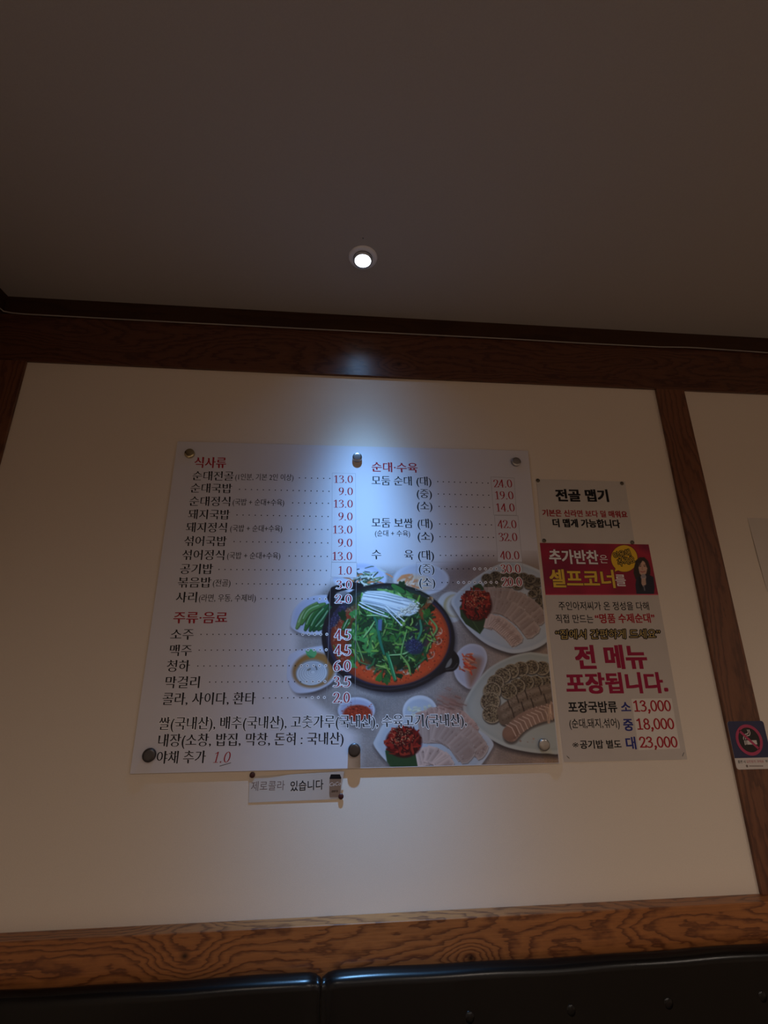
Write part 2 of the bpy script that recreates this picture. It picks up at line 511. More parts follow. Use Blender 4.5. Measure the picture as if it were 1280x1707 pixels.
def digits(body, hx, hy, base_hx=None):
    """figures drawn with a broad nib: hx, hy half widths of upright and level strokes"""
    V, F, S, x = [], [], [], 0.0
    sid = [0]
    def strip(P):
        P = [np.array(p, float) for p in P]
        b = len(V)
        for i, p in enumerate(P):
            t = P[min(i + 1, len(P) - 1)] - P[max(i - 1, 0)]
            if i == 0 or i == len(P) - 1:
                pass
            t = t / (np.hypot(*t) + 1e-9)
            o = np.array([-t[1] * hx, t[0] * hy])
            e = np.zeros(2)
            if i == 0: e = -t * hy
            if i == len(P) - 1: e = t * hy
            V.append(p + o + e); V.append(p - o + e)
        for i in range(len(P) - 1):
            F.append((b + 2 * i, b + 2 * i + 1, b + 2 * i + 3)); F.append((b + 2 * i, b + 2 * i + 3, b + 2 * i + 2)); S.extend([2 * sid[0] + i % 2] * 2)
        sid[0] += 1
    for ch in body:
        sid[0] = 0
        if ch in '.,':
            r = 0.045 + hy
            b = len(V); m = 12
            for k in range(m): V.append(np.array([x + .13 + r * math.cos(2 * math.pi * k / m), r - .01 + r * math.sin(2 * math.pi * k / m)]))
            F += [(b, b + k, b + k + 1) for k in range(1, m - 1)]; S.extend([2 * sid[0]] * (m - 2)); sid[0] += 1
            if ch == ',':
                strip([(x + .16, .02), (x + .08, -.16)])
            x += 0.32 if ch == '.' else 0.28
            continue
        for P, straight in DIG[ch]:
            P = [(x + px, py) for px, py in P]
            strip(P if straight else catmull(P, 4 if len(P) < 15 else 1))
        x += 0.56 + max(0, (base_hx or hx) - .062) * 2.4
    return np.array(V), F, S

def place(V, F, A, B, h_px, off, c0, ref_h, fit=True, slant=0.0, wref=None):
    """lay em-unit outlines on the wall plane between pixels A and B (through glyph centres)"""
    a, b = at(*A, off), at(*B, off)
    ex = b - a; Wd = np.linalg.norm(ex); ex = ex / Wd
    ez = np.array([-ex[2], 0, ex[0]])
    hm = np.linalg.norm(at((A[0] + B[0]) / 2, (A[1] + B[1]) / 2 - h_px / 2, off) - at((A[0] + B[0]) / 2, (A[1] + B[1]) / 2 + h_px / 2, off))
    ref = V if wref is None else wref
    lo, hi = ref[:, 0].min(), ref[:, 0].max()
    sy = hm / ref_h
    sx = Wd / (hi - lo)
    P = [a + ex * ((v[0] - lo) * sx + slant * (v[1] - c0) * sy) + ez * ((v[1] - c0) * sy) for v in V]
    return P, [tuple(f) for f in F]

def lettering(name, parent, items, mats, label=None):
    """items: list of (verts, faces, material index) -> one printed mesh"""
    V, F, mi = [], [], []
    for v, f, k in items:
        n0 = len(V)
        V += list(v); F += [tuple(i + n0 for i in q) for q in f]; mi += [k] * len(f)
    o = obj(name, V, F, None, parent, mats=mats, fmat=mi)
    if label: o['label'] = label
    return o

HEAVY = {'med': (.012, .009), 'bold': (.030, .022), 'black': (.044, .030), 'halo': (.060, .055), 'halob': (.105, .095), 'halos': (.075, .05)}
LAY = 2.5e-6
def layers(body, style, A, B, h, off, mi, slant, wref):
    """heavier lettering: the glyphs laid several times with a small shift, each a hair in front of the last"""
    W, F = glyphs(body, 'plain' if style in HEAVY else style)
    if style not in HEAVY:
        return [(*place(W, F, A, B, h, off, REF_C, REF_H, slant=slant, wref=wref), mi)], W
    dx, dy = HEAVY[style]
    n_ = 12 if style.startswith('halo') else 8
    sh = [(dx * math.cos(2 * math.pi * k / n_), dy * math.sin(2 * math.pi * k / n_)) for k in range(n_)]
    if not style.startswith('halo'): sh = [(a, b) for a in (-dx, 0, dx) for b in (-dy, 0, dy)]
    ref = wref if wref is not None else np.concatenate([W + np.array(q) for q in sh])
    out = []
    for k, q in enumerate(sh):
        out.append((*place(W + np.array(q), F, A, B, h, off + k * LAY, REF_C, REF_H, slant=slant, wref=ref), mi))
    return out, ref

def t_items(body, style, A, B, h, off, mi, slant=0.0, halo=None, hmi=1, hstyle='halo'):
    it, ref = layers(body, style, A, B, h, off + (4e-5 if halo is not None else 0), mi, slant, None)
    if halo is not None:
        it = layers(body, hstyle, A, B, h, off, hmi, slant, ref)[0] + it
    return it

def d_items(body, A, B, h, off, mi, hx=0.062, hy=0.022, halo=None, hmi=1, slant=0.0):
    V, F, S = digits(body, hx, hy)
    it = []
    def put(V_, F_, S_, o_, m_):
        for k in sorted(set(S_)):
            it.append((*place(V_, [f for f, s_ in zip(F_, S_) if s_ == k], A, B, h, o_ + k * LAY, 0.5, 1.0, wref=V, slant=slant), m_))
    if halo is not None:
        V2, F2, S2 = digits(body, hx + .085, hy + .085, hx)
        put(V2, F2, S2, off, hmi)
    put(V, F, S, off + (6e-5 if halo is not None else 0), mi)
    return it

def disc(c, r, off, n=10, rz=None):
    p = at(*c, off)
    s = np.linalg.norm(at(c[0] + .5, c[1], off) - at(c[0] - .5, c[1], off))
    V = [p + np.array([math.cos(2 * math.pi * k / n) * r * s, 0, math.sin(2 * math.pi * k / n) * r * s]) for k in range(n)]
    return V, [tuple(range(n))]

def dot_items(A, B, off, mi, halo_x=9999, hmi=1, halo=0.0001, step=10.15):
    k = max(2, round(math.hypot(B[0] - A[0], B[1] - A[1]) / step) + 1)
    it = []
    for i in range(k):
        t = i / (k - 1)
        c = (A[0] + (B[0] - A[0]) * t, A[1] + (B[1] - A[1]) * t)
        if c[0] > halo_x:
            it.append((*disc(c, 2.5, off - halo), hmi))
        it.append((*disc(c, 1.0, off), mi))
    return it

def quad(pts, off):
    return [at(*p, off) for p in pts], [(0, 1, 2, 3)]

# ------------------------------------------------------------------ painter for the printed pictures
class Paint:
    def __init__(s, x0, y0, x1, y1, base, k=2):
        s.x0, s.y0, s.k = x0, y0, k
        s.w, s.h = int((x1 - x0) * k), int((y1 - y0) * k)
        s.im = np.empty((s.h, s.w, 3)); s.im[:] = base
        yy, xx = np.mgrid[0:s.h, 0:s.w]
        s.X = x0 + (xx + .5) / k; s.Y = y0 + (yy + .5) / k
        s.cl = None
    def win(s, bx0, by0, bx1, by1):
        i0 = max(0, int((by0 - s.y0) * s.k)); i1 = min(s.h, int((by1 - s.y0) * s.k) + 2)
        j0 = max(0, int((bx0 - s.x0) * s.k)); j1 = min(s.w, int((bx1 - s.x0) * s.k) + 2)
        return slice(i0, max(i0, i1)), slice(j0, max(j0, j1))
    def comp(s, w, m, col):
        if m.size == 0: return
        if s.cl is not None: m = m * s.cl[w]
        m = np.clip(m, 0, 1)[..., None]
        c = np.asarray(col, float)
        s.im[w] = s.im[w] * (1 - m) + c * m
    def ell(s, cx, cy, rx, ry, col, soft=.7, rot=0, a=1.0):
        R = max(rx, ry) + soft * 3
        w = s.win(cx - R, cy - R, cx + R, cy + R)
        x, y = s.X[w] - cx, s.Y[w] - cy
        c, sn = math.cos(rot), math.sin(rot)
        u, v = (x * c + y * sn) / rx, (-x * sn + y * c) / ry
        d = (np.sqrt(u * u + v * v) - 1) * min(rx, ry)
        s.comp(w, a * np.clip(.5 - d / (2 * soft), 0, 1), col)
    def poly_d(s, pts, w):
        X, Y = s.X[w], s.Y[w]
        d = np.full(X.shape, 1e9); ins = np.zeros(X.shape, bool)
        n = len(pts)
        for i in range(n):
            ax, ay = pts[i]; bx, by = pts[(i + 1) % n]
            ex, ey = bx - ax, by - ay
            t = np.clip(((X - ax) * ex + (Y - ay) * ey) / (ex * ex + ey * ey + 1e-9), 0, 1)
            d = np.minimum(d, (X - ax - ex * t) ** 2 + (Y - ay - ey * t) ** 2)
            cond = (ay > Y) != (by > Y)
            with np.errstate(divide='ignore', invalid='ignore'):
                xi = ex * (Y - ay) / (ey if ey else 1e-9) + ax
            ins ^= cond & (X < xi)
        d = np.sqrt(d)
        return np.where(ins, -d, d)
    def poly(s, pts, col, soft=.7, a=1.0, grow=0):
        xs = [p[0] for p in pts]; ys = [p[1] for p in pts]; g = soft * 2 + abs(grow) + 1
        w = s.win(min(xs) - g, min(ys) - g, max(xs) + g, max(ys) + g)
        if s.X[w].size == 0: return
        d = s.poly_d(pts, w) - grow
        s.comp(w, a * np.clip(.5 - d / (2 * soft), 0, 1), col)
    def stroke(s, pts, wd, col, soft=.5, a=1.0, taper=0.0):
        xs = [p[0] for p in pts]; ys = [p[1] for p in pts]; g = wd + soft * 2 + 1
        w = s.win(min(xs) - g, min(ys) - g, max(xs) + g, max(ys) + g)
        X, Y = s.X[w], s.Y[w]
        if X.size == 0: return
        d = np.full(X.shape, 1e9)
        n = len(pts) - 1
        for i in range(n):
            ax, ay = pts[i]; bx, by = pts[i + 1]
            ex, ey = bx - ax, by - ay
            t = np.clip(((X - ax) * ex + (Y - ay) * ey) / (ex * ex + ey * ey + 1e-9), 0, 1)
            u = (i + t) / n
            r = wd * (1 - taper * np.abs(2 * u - 1) ** 2)
            d = np.minimum(d, np.hypot(X - ax - ex * t, Y - ay - ey * t) - r)
        s.comp(w, a * np.clip(.5 - d / (2 * soft), 0, 1), col)
    def speck(s, region, n, col, r=(.4, .9), a=.8):
        """scatter dots; region() returns an (x, y)"""
        for _ in range(n):
            x, y = region()
            q = rng.uniform(*r)
            s.ell(x, y, q, q * rng.uniform(.6, 1), np.asarray(col) * rng.uniform(.75, 1.25), .4, rng.uniform(0, 3), a)
    def sample(s, P):
        fx = np.clip((P[:, 0] - s.x0) * s.k - .5, 0, s.w - 1.001); fy = np.clip((P[:, 1] - s.y0) * s.k - .5, 0, s.h - 1.001)
        i, j = fy.astype(int), fx.astype(int)
        a, b = (fy - i)[:, None], (fx - j)[:, None]
        im = s.im
        return (im[i, j] * (1 - a) * (1 - b) + im[i, j + 1] * (1 - a) * b + im[i + 1, j] * a * (1 - b) + im[i + 1, j + 1] * a * b)

def printed_grid(name, corner, nu, nv, paint, m, parent, off):
    """flat print: corners tl, tr, br, bl as points on the sheet; colours stored on its points"""
    tl, tr, br, bl = [np.array(c, float) for c in corner]
    u = np.linspace(0, 1, nu)[None, :, None]; v = np.linspace(0, 1, nv)[:, None, None]
    P = (tl * (1 - u) + tr * u) * (1 - v) + (bl * (1 - u) + br * u) * v
    P = P.reshape(-1, 3)
    C = np.clip(paint.sample(to_px(P)) / 255.0, 0, 1)
    C = np.where(C <= 0.04045, C / 12.92, ((C + 0.055) / 1.055) ** 2.4)
    base = np.array(root_of(parent).location)
    I = np.arange(nu * nv).reshape(nv, nu)
    F = np.stack([I[:-1, :-1], I[1:, :-1], I[1:, 1:], I[:-1, 1:]], -1).reshape(-1, 4)
    me = bpy.data.meshes.new(name)
    me.from_pydata((P - base).tolist(), [], F.tolist())
    at_ = me.color_attributes.new('print', 'FLOAT_COLOR', 'POINT')
    at_.data.foreach_set('color', np.concatenate([C, np.ones((len(C), 1))], 1).astype(np.float32).ravel())
    me.materials.append(m)
    me.update()
    o = bpy.data.objects.new(name, me)
    COL.objects.link(o)
    o.parent = parent
    return o

def srgb(c):
    c = np.asarray(c, float)
    return 255 * np.where(c <= .0031308, c * 12.92, 1.055 * c ** (1 / 2.4) - .055)

def jit(c, k=.12):
    return np.clip(np.asarray(c, float) * (1 + rng.uniform(-k, k)), 0, 255)

def smooth_noise(shape, cell):
    h, w = shape
    g = rng.random((int(h / cell) + 3, int(w / cell) + 3))
    y = np.arange(h) / cell; x = np.arange(w) / cell
    i, j = y.astype(int), x.astype(int)
    a, b = (y - i)[:, None], (x - j)[None, :]
    a = a * a * (3 - 2 * a); b = b * b * (3 - 2 * b)
    return (g[i][:, j] * (1 - a) * (1 - b) + g[i][:, j + 1] * (1 - a) * b + g[i + 1][:, j] * a * (1 - b) + g[i + 1][:, j + 1] * a * b)

# ------------------------------------------------------------------ the printed food picture
def paint_food():
    base = srgb(np.array(PANEL_C))
    p = Paint(476, 918, 940, 1296, base, 2)
    X, Y = p.X, p.Y
    full = (slice(0, p.h), slice(0, p.w))
    # woven tablecloth, fading into the white board
    lx = np.interp(Y, [918, 985, 1060, 1150, 1190, 1225, 1296], [560, 520, 492, 496, 545, 588, 592])
    ty = np.interp(X, [480, 540, 600, 660, 720, 770, 850, 940], [1010, 975, 945, 945, 948, 936, 930, 940])
    fade = np.clip((X - lx) / 34 + .3, 0, 1) * np.clip((Y - ty) / 26 + .3, 0, 1)
    fade = fade * fade * (3 - 2 * fade)
    n1 = smooth_noise(X.shape, 2.2); n2 = smooth_noise(X.shape, 40)
    weave = .5 + .25 * np.sin(X * 2.6 + 2.2 * n1) + .25 * np.sin(Y * 2.6 + 2.2 * n1)
    tone = 118 + 34 * weave + 20 * n1 + 26 * (n2 - .5)
    warm = np.clip((X - 700) / 200, 0, 1) * .8 + np.clip((Y - 1230) / 60, 0, 1) * .3
    cl = np.stack([tone * (1 + .08 * warm), tone * (.965 - .05 * warm), tone * (.97 - .16 * warm)], -1)
    p.im = p.im * (1 - fade[..., None]) + cl * fade[..., None]
    p.ell(770, 955, 60, 22, (128, 108, 110), 14, -.25, .55)
    p.ell(905, 935, 40, 14, (140, 120, 110), 10, 0, .4)

    def shadow(pts, dx=2, dy=5, a=.55):
        p.poly([(x + dx, y + dy) for x, y in pts], (52, 46, 50), 4, a)

    def rnd(pts, k=6):
        q = catmull(list(pts) + [pts[0], pts[1]], k)
        return [tuple(v) for v in q[:len(pts) * k]]

    # bowl of seasoned vegetables (behind the pot) and bowl of radish kimchi
    p.ell(600, 964, 44, 25, (205, 208, 226), 1.2)
    p.ell(600, 963, 41, 22.5, (176, 184, 214), 3)
    p.ell(597, 966, 38, 19, (198, 203, 224), 3)
    for _ in range(70):
        x, y = rng.normal(610, 12), rng.normal(967, 8)
        a = rng.uniform(-.9, 1.2); L = rng.uniform(4, 11)
        c = [(222, 226, 216), (60, 78, 62), (92, 128, 84), (205, 128, 84), (190, 205, 196), (40, 52, 56)][rng.integers(0, 6)]
        p.stroke([(x - L * math.cos(a), y - L * math.sin(a)), (x + rng.normal(0, 2), y + rng.normal(0, 2)), (x + L * math.cos(a), y + L * math.sin(a))], rng.uniform(.7, 1.6), jit(c), .5, .95, .3)
    p.ell(702, 966, 46, 26, (206, 208, 220), 1.2)
    p.ell(702, 965, 43, 23.5, (186, 188, 204), 3)
    p.ell(690, 973, 30, 15, (212, 186, 160), 4)
    for _ in range(26):
        x, y = rng.normal(685, 11), rng.normal(971, 6)
        a = rng.uniform(-1.2, .4); L = rng.uniform(3, 9)
        c = [(226, 200, 176), (214, 140, 92), (228, 212, 196), (206, 120, 70)][rng.integers(0, 4)]
        p.stroke([(x - L * math.cos(a), y - L * math.sin(a)), (x + L * math.cos(a), y + L * math.sin(a))], rng.uniform(1, 2.2), jit(c), .9, .8, .3)
    p.stroke([(663, 968), (671, 961), (682, 958)], 2.4, (214, 134, 82), .8, .9, .4)
    # small onion dish right of the pot
    p.ell(752, 1012, 24, 26, (196, 200, 204), 1.2)
    p.ell(757, 1010, 18, 19, (178, 168, 132), 1.5); p.ell(760, 1010, 16, 18, (206, 206, 200), 2)
    # dish of green peppers
    d = [(484, 1042), (488, 1020), (500, 1004), (520, 994), (545, 992), (566, 1000), (572, 1024), (562, 1046), (540, 1057), (514, 1058), (495, 1053)]
    shadow(rnd(d), 1, 4, .5)
    p.poly(rnd(d), (198, 206, 230), 1)
    p.poly(rnd([(x + (527 - x) * .1, y + (1020 - y) * .16 - 1) for x, y in d]), (182, 194, 226), 2.5)
    for k, (a, b, c2) in enumerate((((528, 1006), (508, 1022), (495, 1047)), ((537, 1008), (520, 1026), (509, 1050)), ((547, 1009), (528, 1030), (517, 1051)),
                                 ((552, 1012), (538, 1034), (523, 1051)), ((556, 1016), (546, 1036), (531, 1050)), ((541, 1007), (516, 1018), (503, 1040)))):
        q = [tuple(v) for v in catmull([a, b, c2], 6)]
        g = ((118, 158, 92), (52, 112, 56), (36, 98, 52), (30, 86, 50), (36, 92, 50), (88, 140, 74))[k]
        p.stroke(q, 5.6, np.array(g) * .55, .8, 1, .55)
        p.stroke([(x - .6, y - .5) for x, y in q], 4.4, g, .8, 1, .6)
        p.stroke([(x - 1.6, y - 1.3) for x, y in q[2:-2]], .8, (186, 222, 178), .6, .75)
    p.stroke([(549, 1008), (556, 1010), (561, 1014)], 2, (40, 70, 50), .6)
    # dish of onion in soy sauce
    d = [(484, 1090), (500, 1083), (525, 1078), (548, 1077), (562, 1090), (564, 1112), (556, 1134), (536, 1148), (512, 1155), (490, 1153), (478, 1130), (478, 1105)]
    shadow(rnd(d), 4, 5, .6)
    p.poly(rnd(d), (200, 206, 228), 1.5)
    p.ell(523, 1117, 36, 29, (142, 104, 62), 3, -.25); p.ell(523, 1117, 33, 26, (158, 112, 60), 3, -.25)
    p.ell(520, 1121, 28, 22, (150, 142, 132), 2, -.15)
    for k, r in enumerate((26, 22, 18.5, 15, 11.5, 8, 5)):
        p.ell(519.5 + k * .35, 1122 - k * .3, r, r * .78, (150, 160, 176), .7, -.15)
        p.ell(519.5 + k * .35, 1122.4 - k * .3, r - 1.1, (r - 1.1) * .78, (206, 214, 224), .8, -.15)
    p.stroke([(513, 1117), (517, 1115)], 1.3, (120, 120, 116), .6)
    p.stroke([(523, 1109), (527, 1112), (528, 1116)], 1.0, (96, 96, 100), .6)
    p.poly([(509, 1085), (515, 1082), (526, 1083), (528, 1090), (524, 1096), (517, 1097), (512, 1093)], (92, 172, 112), .8)
    p.poly([(511, 1091), (524, 1096), (517, 1097)], (60, 128, 84), 1)

    # upper right platter: pork, blood sausage, red salad on a perilla leaf
    d = [(840, 937), (852, 935), (880, 942), (915, 960), (930, 985), (930, 1045), (914, 1068), (892, 1082), (862, 1089), (840, 1086), (808, 1072), (778, 1046), (756, 1014), (752, 1003), (758, 992), (780, 972), (812, 950)]
    shadow(rnd(d), 0, 5, .75)
    p.poly(rnd(d), (196, 204, 214), .9)
    p.poly(rnd([(845 + (x - 845) * .945, 1008 + (y - 1008) * .93 - 1) for x, y in d]), (176, 188, 203), 1.6)
    p.poly(rnd([(845 + (x - 845) * .88, 1010 + (y - 1010) * .86) for x, y in d]), (186, 196, 208), 4)
    leaf = [(766, 1012), (774, 1000), (790, 976), (800, 972), (810, 985), (817, 1012), (818, 1030), (812, 1040), (806, 1048), (800, 1057), (790, 1050), (776, 1040), (768, 1028)]
    p.poly(leaf, (44, 66, 40), .8)
    p.stroke([(780, 1022), (800, 1055)], .7, (70, 96, 60), .6)
    def sundae(x, y, r, tone=1.0, rot=0, fl=.82, dark=.0):
        p.ell(x + .8, y + 1.6, r + .9, (r + .9) * fl, (58, 50, 46), 1.2, rot, .8)
        p.ell(x, y, r, r * fl, np.array((166, 152, 130)) * tone, .6, rot)
        p.ell(x - .5, y - .4, r - 1.5, (r - 1.5) * fl, np.array((128, 114, 92)) * tone, .8, rot)
        n = int(r * r * .8)
        for _ in range(n):
            q, a = (r - 1.8) * math.sqrt(rng.random()), rng.uniform(0, 6.28)
            c = ((38, 30, 26), (172, 158, 132), (62, 50, 42), (52, 40, 34))[rng.integers(0, 4)]
            p.ell(x - .5 + q * math.cos(a), y - .4 + q * math.sin(a) * fl, rng.uniform(.5, 1.2), rng.uniform(.4, .9), np.array(c) * tone, .4, rng.uniform(0, 3), .85)
    for x, y, r in ((882, 974, 9), (893, 985, 9), (903, 998, 9), (908, 1010, 9), (888, 990, 8), (897, 1004, 8), (902, 1016, 8)):
        sundae(x, y, r, .86)
    for x, y, r in ((872, 962, 9), (896, 970, 9), (884, 965, 9), (858, 960, 9), (842, 958, 9), (826, 960, 9.5), (812, 964, 9.5), (815, 978, 9), (828, 972, 9), (846, 972, 9), (862, 975, 9)):
        sundae(x, y, r, .78)
    def pork(path, wd, n, c0=(174, 156, 150), fat=(200, 188, 182), lean=(146, 124, 118)):
        """overlapping slices fanned along a line"""
        q = catmull(path, 10)
        n = int(n * 1.5)
        for i in range(n):
            f_ = i * (len(q) - 2) / (n - 1)
            k = min(int(f_), len(q) - 2)
            c = np.array(q[k]) * (1 - f_ + k) + np.array(q[k + 1]) * (f_ - k)
            t = np.array(q[k + 1]) - np.array(q[k]); t = t / (np.hypot(*t) + 1e-9)
            nn = np.array([-t[1], t[0]])
            w2 = wd * rng.uniform(.9, 1.1); l2 = wd * rng.uniform(.36, .5)
            lean_ = rng.uniform(-.15, .15) * w2
            E = [(-1, -.9), (-.5, -.2 + rng.normal(0, .1)), (0, 0), (.5, .1 + rng.normal(0, .1)), (1, -.5)]
            edge = [tuple(c + nn * w2 * u + t * (l2 * (1 + v) + lean_ * u)) for u, v in E]
            pts = edge + [tuple(c + nn * w2 * .95 - t * l2 * 2.0), tuple(c - nn * w2 * .95 - t * l2 * 2.0)]
            p.poly([(x + t[0] * 1.6, y + t[1] * 1.6 + .8) for x, y in pts], (98, 80, 76), .9, .7)
            p.poly(pts, jit(c0, .06), .6)
            p.poly([tuple(c + (np.array(v) - c) * .72) for v in pts], jit(lean, .06), 2.2, .5)
            p.stroke(edge, .7, jit(fat, .04), .6, .8)
            for _ in range(13):
                s_ = c + nn * rng.uniform(-.85, .85) * w2 + t * rng.uniform(-1, .9) * l2
                p.stroke([tuple(s_), tuple(s_ + t * rng.uniform(-2, 2) + nn * rng.uniform(-4, 4))], .45, jit((lean, (96, 74, 72), fat)[rng.integers(0, 3)], .1), .5, .62)
    pork([(818, 992), (850, 995), (880, 1010), (905, 1036)], 13, 10)
    pork([(820, 1008), (845, 1014), (868, 1030), (890, 1056)], 14, 10)
    pork([(818, 1036), (832, 1040), (850, 1055), (862, 1070)], 12, 8, (206, 182, 172))
    for k in range(16):
        x = 820 + k * 2.6; y = 1036 + k * 2.3
        p.stroke([(x - 5, y + 6), (x + 4, y - 3), (x + 10, y - 4)], .6, (150, 118, 108), .5, .6)
        p.stroke([(x - 4, y + 9), (x + 6, y + 2)], .7, (226, 206, 198), .5, .6)
    def salad(cx, cy, rx, ry, bright=1.0):
        p.ell(cx + 2, cy + 3, rx, ry, (60, 10, 14), 2)
        for _ in range(150):
            r, a = math.sqrt(rng.random()), rng.uniform(0, 6.28)
            x, y = cx + rx * r * math.cos(a) * .92, cy + ry * r * math.sin(a) * .92
            th = rng.uniform(0, 3.14); L = rng.uniform(3, 8)
            c = ((150, 22, 24), (176, 40, 34), (104, 12, 18), (196, 62, 44), (70, 8, 14))[rng.integers(0, 5)]
            p.stroke([(x - L * math.cos(th), y - L * math.sin(th)), (x + rng.normal(0, 2), y + rng.normal(0, 2)), (x + L * math.cos(th), y + L * math.sin(th))], rng.uniform(1.0, 2.2), jit(c) * bright, .5, .95, .3)
        for _ in range(80):
            r, a = rng.random() ** .6, rng.uniform(0, 6.28)
            p.ell(cx + rx * .75 * r * math.cos(a) - 2, cy - ry * .25 + ry * .6 * r * math.sin(a), .7, .5, (232, 196, 140), .4, rng.uniform(0, 3), .85)
    salad(793, 1006, 25, 26, .82)

    # small kimchi plate
    d = rnd([(756, 1112), (760, 1092), (772, 1078), (788, 1073), (806, 1080), (812, 1100), (800, 1130), (786, 1148), (772, 1143), (760, 1130)])
    shadow(d, -1, 4, .6)
    p.poly(d, (196, 196, 208), 1); p.poly([(785 + (x - 785) * .88, 1108 + (y - 1108) * .9) for x, y in d], (180, 180, 196), 2.5)
    p.poly(rnd([(776, 1098), (790, 1094), (804, 1100), (796, 1128), (784, 1146), (778, 1126)]), (150, 112, 96), 5, .9)
    for _ in range(46):
        x, y = rng.normal(782, 6), rng.normal(1106, 8)
        a = rng.uniform(-.3, 1.4); L = rng.uniform(2, 6)
        c = ((214, 84, 50), (190, 60, 40), (226, 150, 110), (170, 108, 84))[rng.integers(0, 4)]
        p.stroke([(x - L * math.cos(a), y - L * math.sin(a)), (x + L * math.cos(a), y + L * math.sin(a))], 1.3, jit(c), .6, .9, .3)

    # red paste bowl and garlic bowl
    p.ell(596, 1187, 33, 26, (60, 56, 62), 5, 0, .4)
    p.ell(594, 1184, 31, 22, (196, 202, 222), 1); p.ell(594, 1185, 27.5, 18.5, (166, 172, 202), 2)
    p.ell(596, 1189, 24, 14, (150, 52, 34), 1.5)
    p.speck(lambda: (rng.normal(596, 10), rng.normal(1187, 6)), 90, (176, 66, 42), (.6, 1.6)); p.speck(lambda: (rng.normal(596, 10), rng.normal(1187, 6)), 50, (96, 26, 20), (.5, 1.2))
    p.ell(702, 1190, 31, 30, (60, 56, 62), 5, 0, .4)
    p.ell(700, 1186, 29, 27, (206, 212, 224), 1); p.ell(700, 1188, 25.5, 23, (178, 190, 208), 2)
    for _ in range(26):
        x, y = rng.normal(697, 9), rng.normal(1188, 8)
        p.ell(x, y, rng.uniform(2.5, 4.5), rng.uniform(1.8, 3), jit((206, 212, 196), .06), .8, rng.uniform(0, 3), .9)
        p.stroke([(x - 2, y + 2), (x + 3, y + 1.5)], .5, (150, 160, 150), .5, .6)

    # right platter of blood sausage and liver
    d = [(884, 1087), (906, 1090), (940, 1100), (960, 1180), (940, 1250), (910, 1256), (872, 1252), (836, 1242), (800, 1220), (778, 1198), (772, 1184), (774, 1170), (790, 1142), (815, 1114), (850, 1095)]
    shadow(rnd(d), 0, 6, .8)
    p.poly(rnd(d), (186, 190, 186), .9)
    p.poly(rnd([(868 + (x - 868) * .95, 1172 + (y - 1172) * .94 - 1.5) for x, y in d]), (166, 172, 170), 1.6)
    p.poly(rnd([(868 + (x - 868) * .88, 1174 + (y - 1174) * .88) for x, y in d]), (176, 181, 178), 4)
    for x, y, r in ((926, 1128, 12), (916, 1118, 12), (904, 1114, 12.5), (886, 1112, 12.5), (868, 1115, 13), (852, 1119, 13), (838, 1126, 13.5), (826, 1138, 14)):
        sundae(x, y, r, 1.02, 0, .95)
    for x, y, r in ((908, 1140, 12), (893, 1138, 12.5), (877, 1138, 13), (862, 1144, 13.5), (848, 1152, 14)):
        sundae(x, y, r, .98, 0, .95)
    for x, y, r in ((820, 1152, 15), (817, 1169, 16), (820, 1190, 16)):
        sundae(x, y, r, 1.08, 0, .98)
    def roll(path, r, n, tone):
        q = catmull(path, 8)
        p.stroke([(x + 1.5, y + 3) for x, y in q], r, (56, 46, 42), 1.5, .8)
        p.stroke([tuple(v) for v in q], r, np.array((124, 106, 92)) * tone, .8)
        p.stroke([(x - 1, y - r * .45) for x, y in q], r * .35, np.array((156, 138, 122)) * tone, 2, .8)
        for i in range(1, n):
            c = q[int(i * (len(q) - 1) / n)]
            p.stroke([(c[0] - 2.5, c[1] - r * .95), (c[0] + 1, c[1]), (c[0] + 3, c[1] + r * .9)], .9, (54, 42, 38), .6, .9)
        for _ in range(70):
            c = q[rng.integers(0, len(q))]
            p.ell(c[0] + rng.normal(0, 2), c[1] + rng.uniform(-r, r) * .85, rng.uniform(.5, 1.2), .6, np.array((62, 48, 42)) * rng.uniform(.8, 1.6), .4, 0, .6)
    roll([(838, 1186), (860, 1170), (885, 1158), (930, 1146)], 10, 5, .98)
    roll([(841, 1198), (868, 1182), (895, 1172), (934, 1158)], 10.5, 5, .94)
    q = catmull([(851, 1223), (868, 1206), (890, 1194), (932, 1182)], 10)
    p.stroke([(x + 1, y + 4) for x, y in q], 14, (64, 50, 46), 2, .7)
    for i in range(0, len(q), 2):
        x, y = q[i]
        p.ell(x, y, 12.5, 14, jit((152, 122, 108), .05), .8, -.5)
        p.stroke([(x - 3, y - 13), (x + 4, y - 2), (x + 7, y + 10)], .7, (226, 200, 186), .6, .85)
    p.ell(851, 1222, 14, 12, (136, 104, 90), 1, -.5); p.ell(849, 1220, 10, 8, (150, 116, 100), 3, -.5)
    for k in range(10):
        p.stroke([(843 + k * 7, 1208 - k * 3.4), (853 + k * 7, 1213 - k * 3.6), (860 + k * 6.6, 1227 - k * 4)], .7, (224, 198, 184), .6, .9)
    for _ in range(24):
        x, y = rng.uniform(912, 934), rng.uniform(1172, 1204)
        p.stroke([(x, y - 6), (x + rng.normal(0, 2), y + 6)], 1.2, jit((206, 172, 148), .15), .6, .8)
    p.speck(lambda: (rng.uniform(845, 890), rng.uniform(1228, 1238)), 12, (150, 116, 100), (.8, 2.0), .6)

    # bottom platter: pork, red salad, leaf
    d = [(622, 1238), (630, 1222), (640, 1206), (664, 1196), (700, 1196), (740, 1196), (780, 1208), (806, 1222), (822, 1238), (818, 1252), (800, 1278), (780, 1300), (670, 1300), (650, 1276), (632, 1256)]
    shadow(rnd(d), 0, 5, .6)
    p.poly(rnd(d), (192, 198, 208), .9)
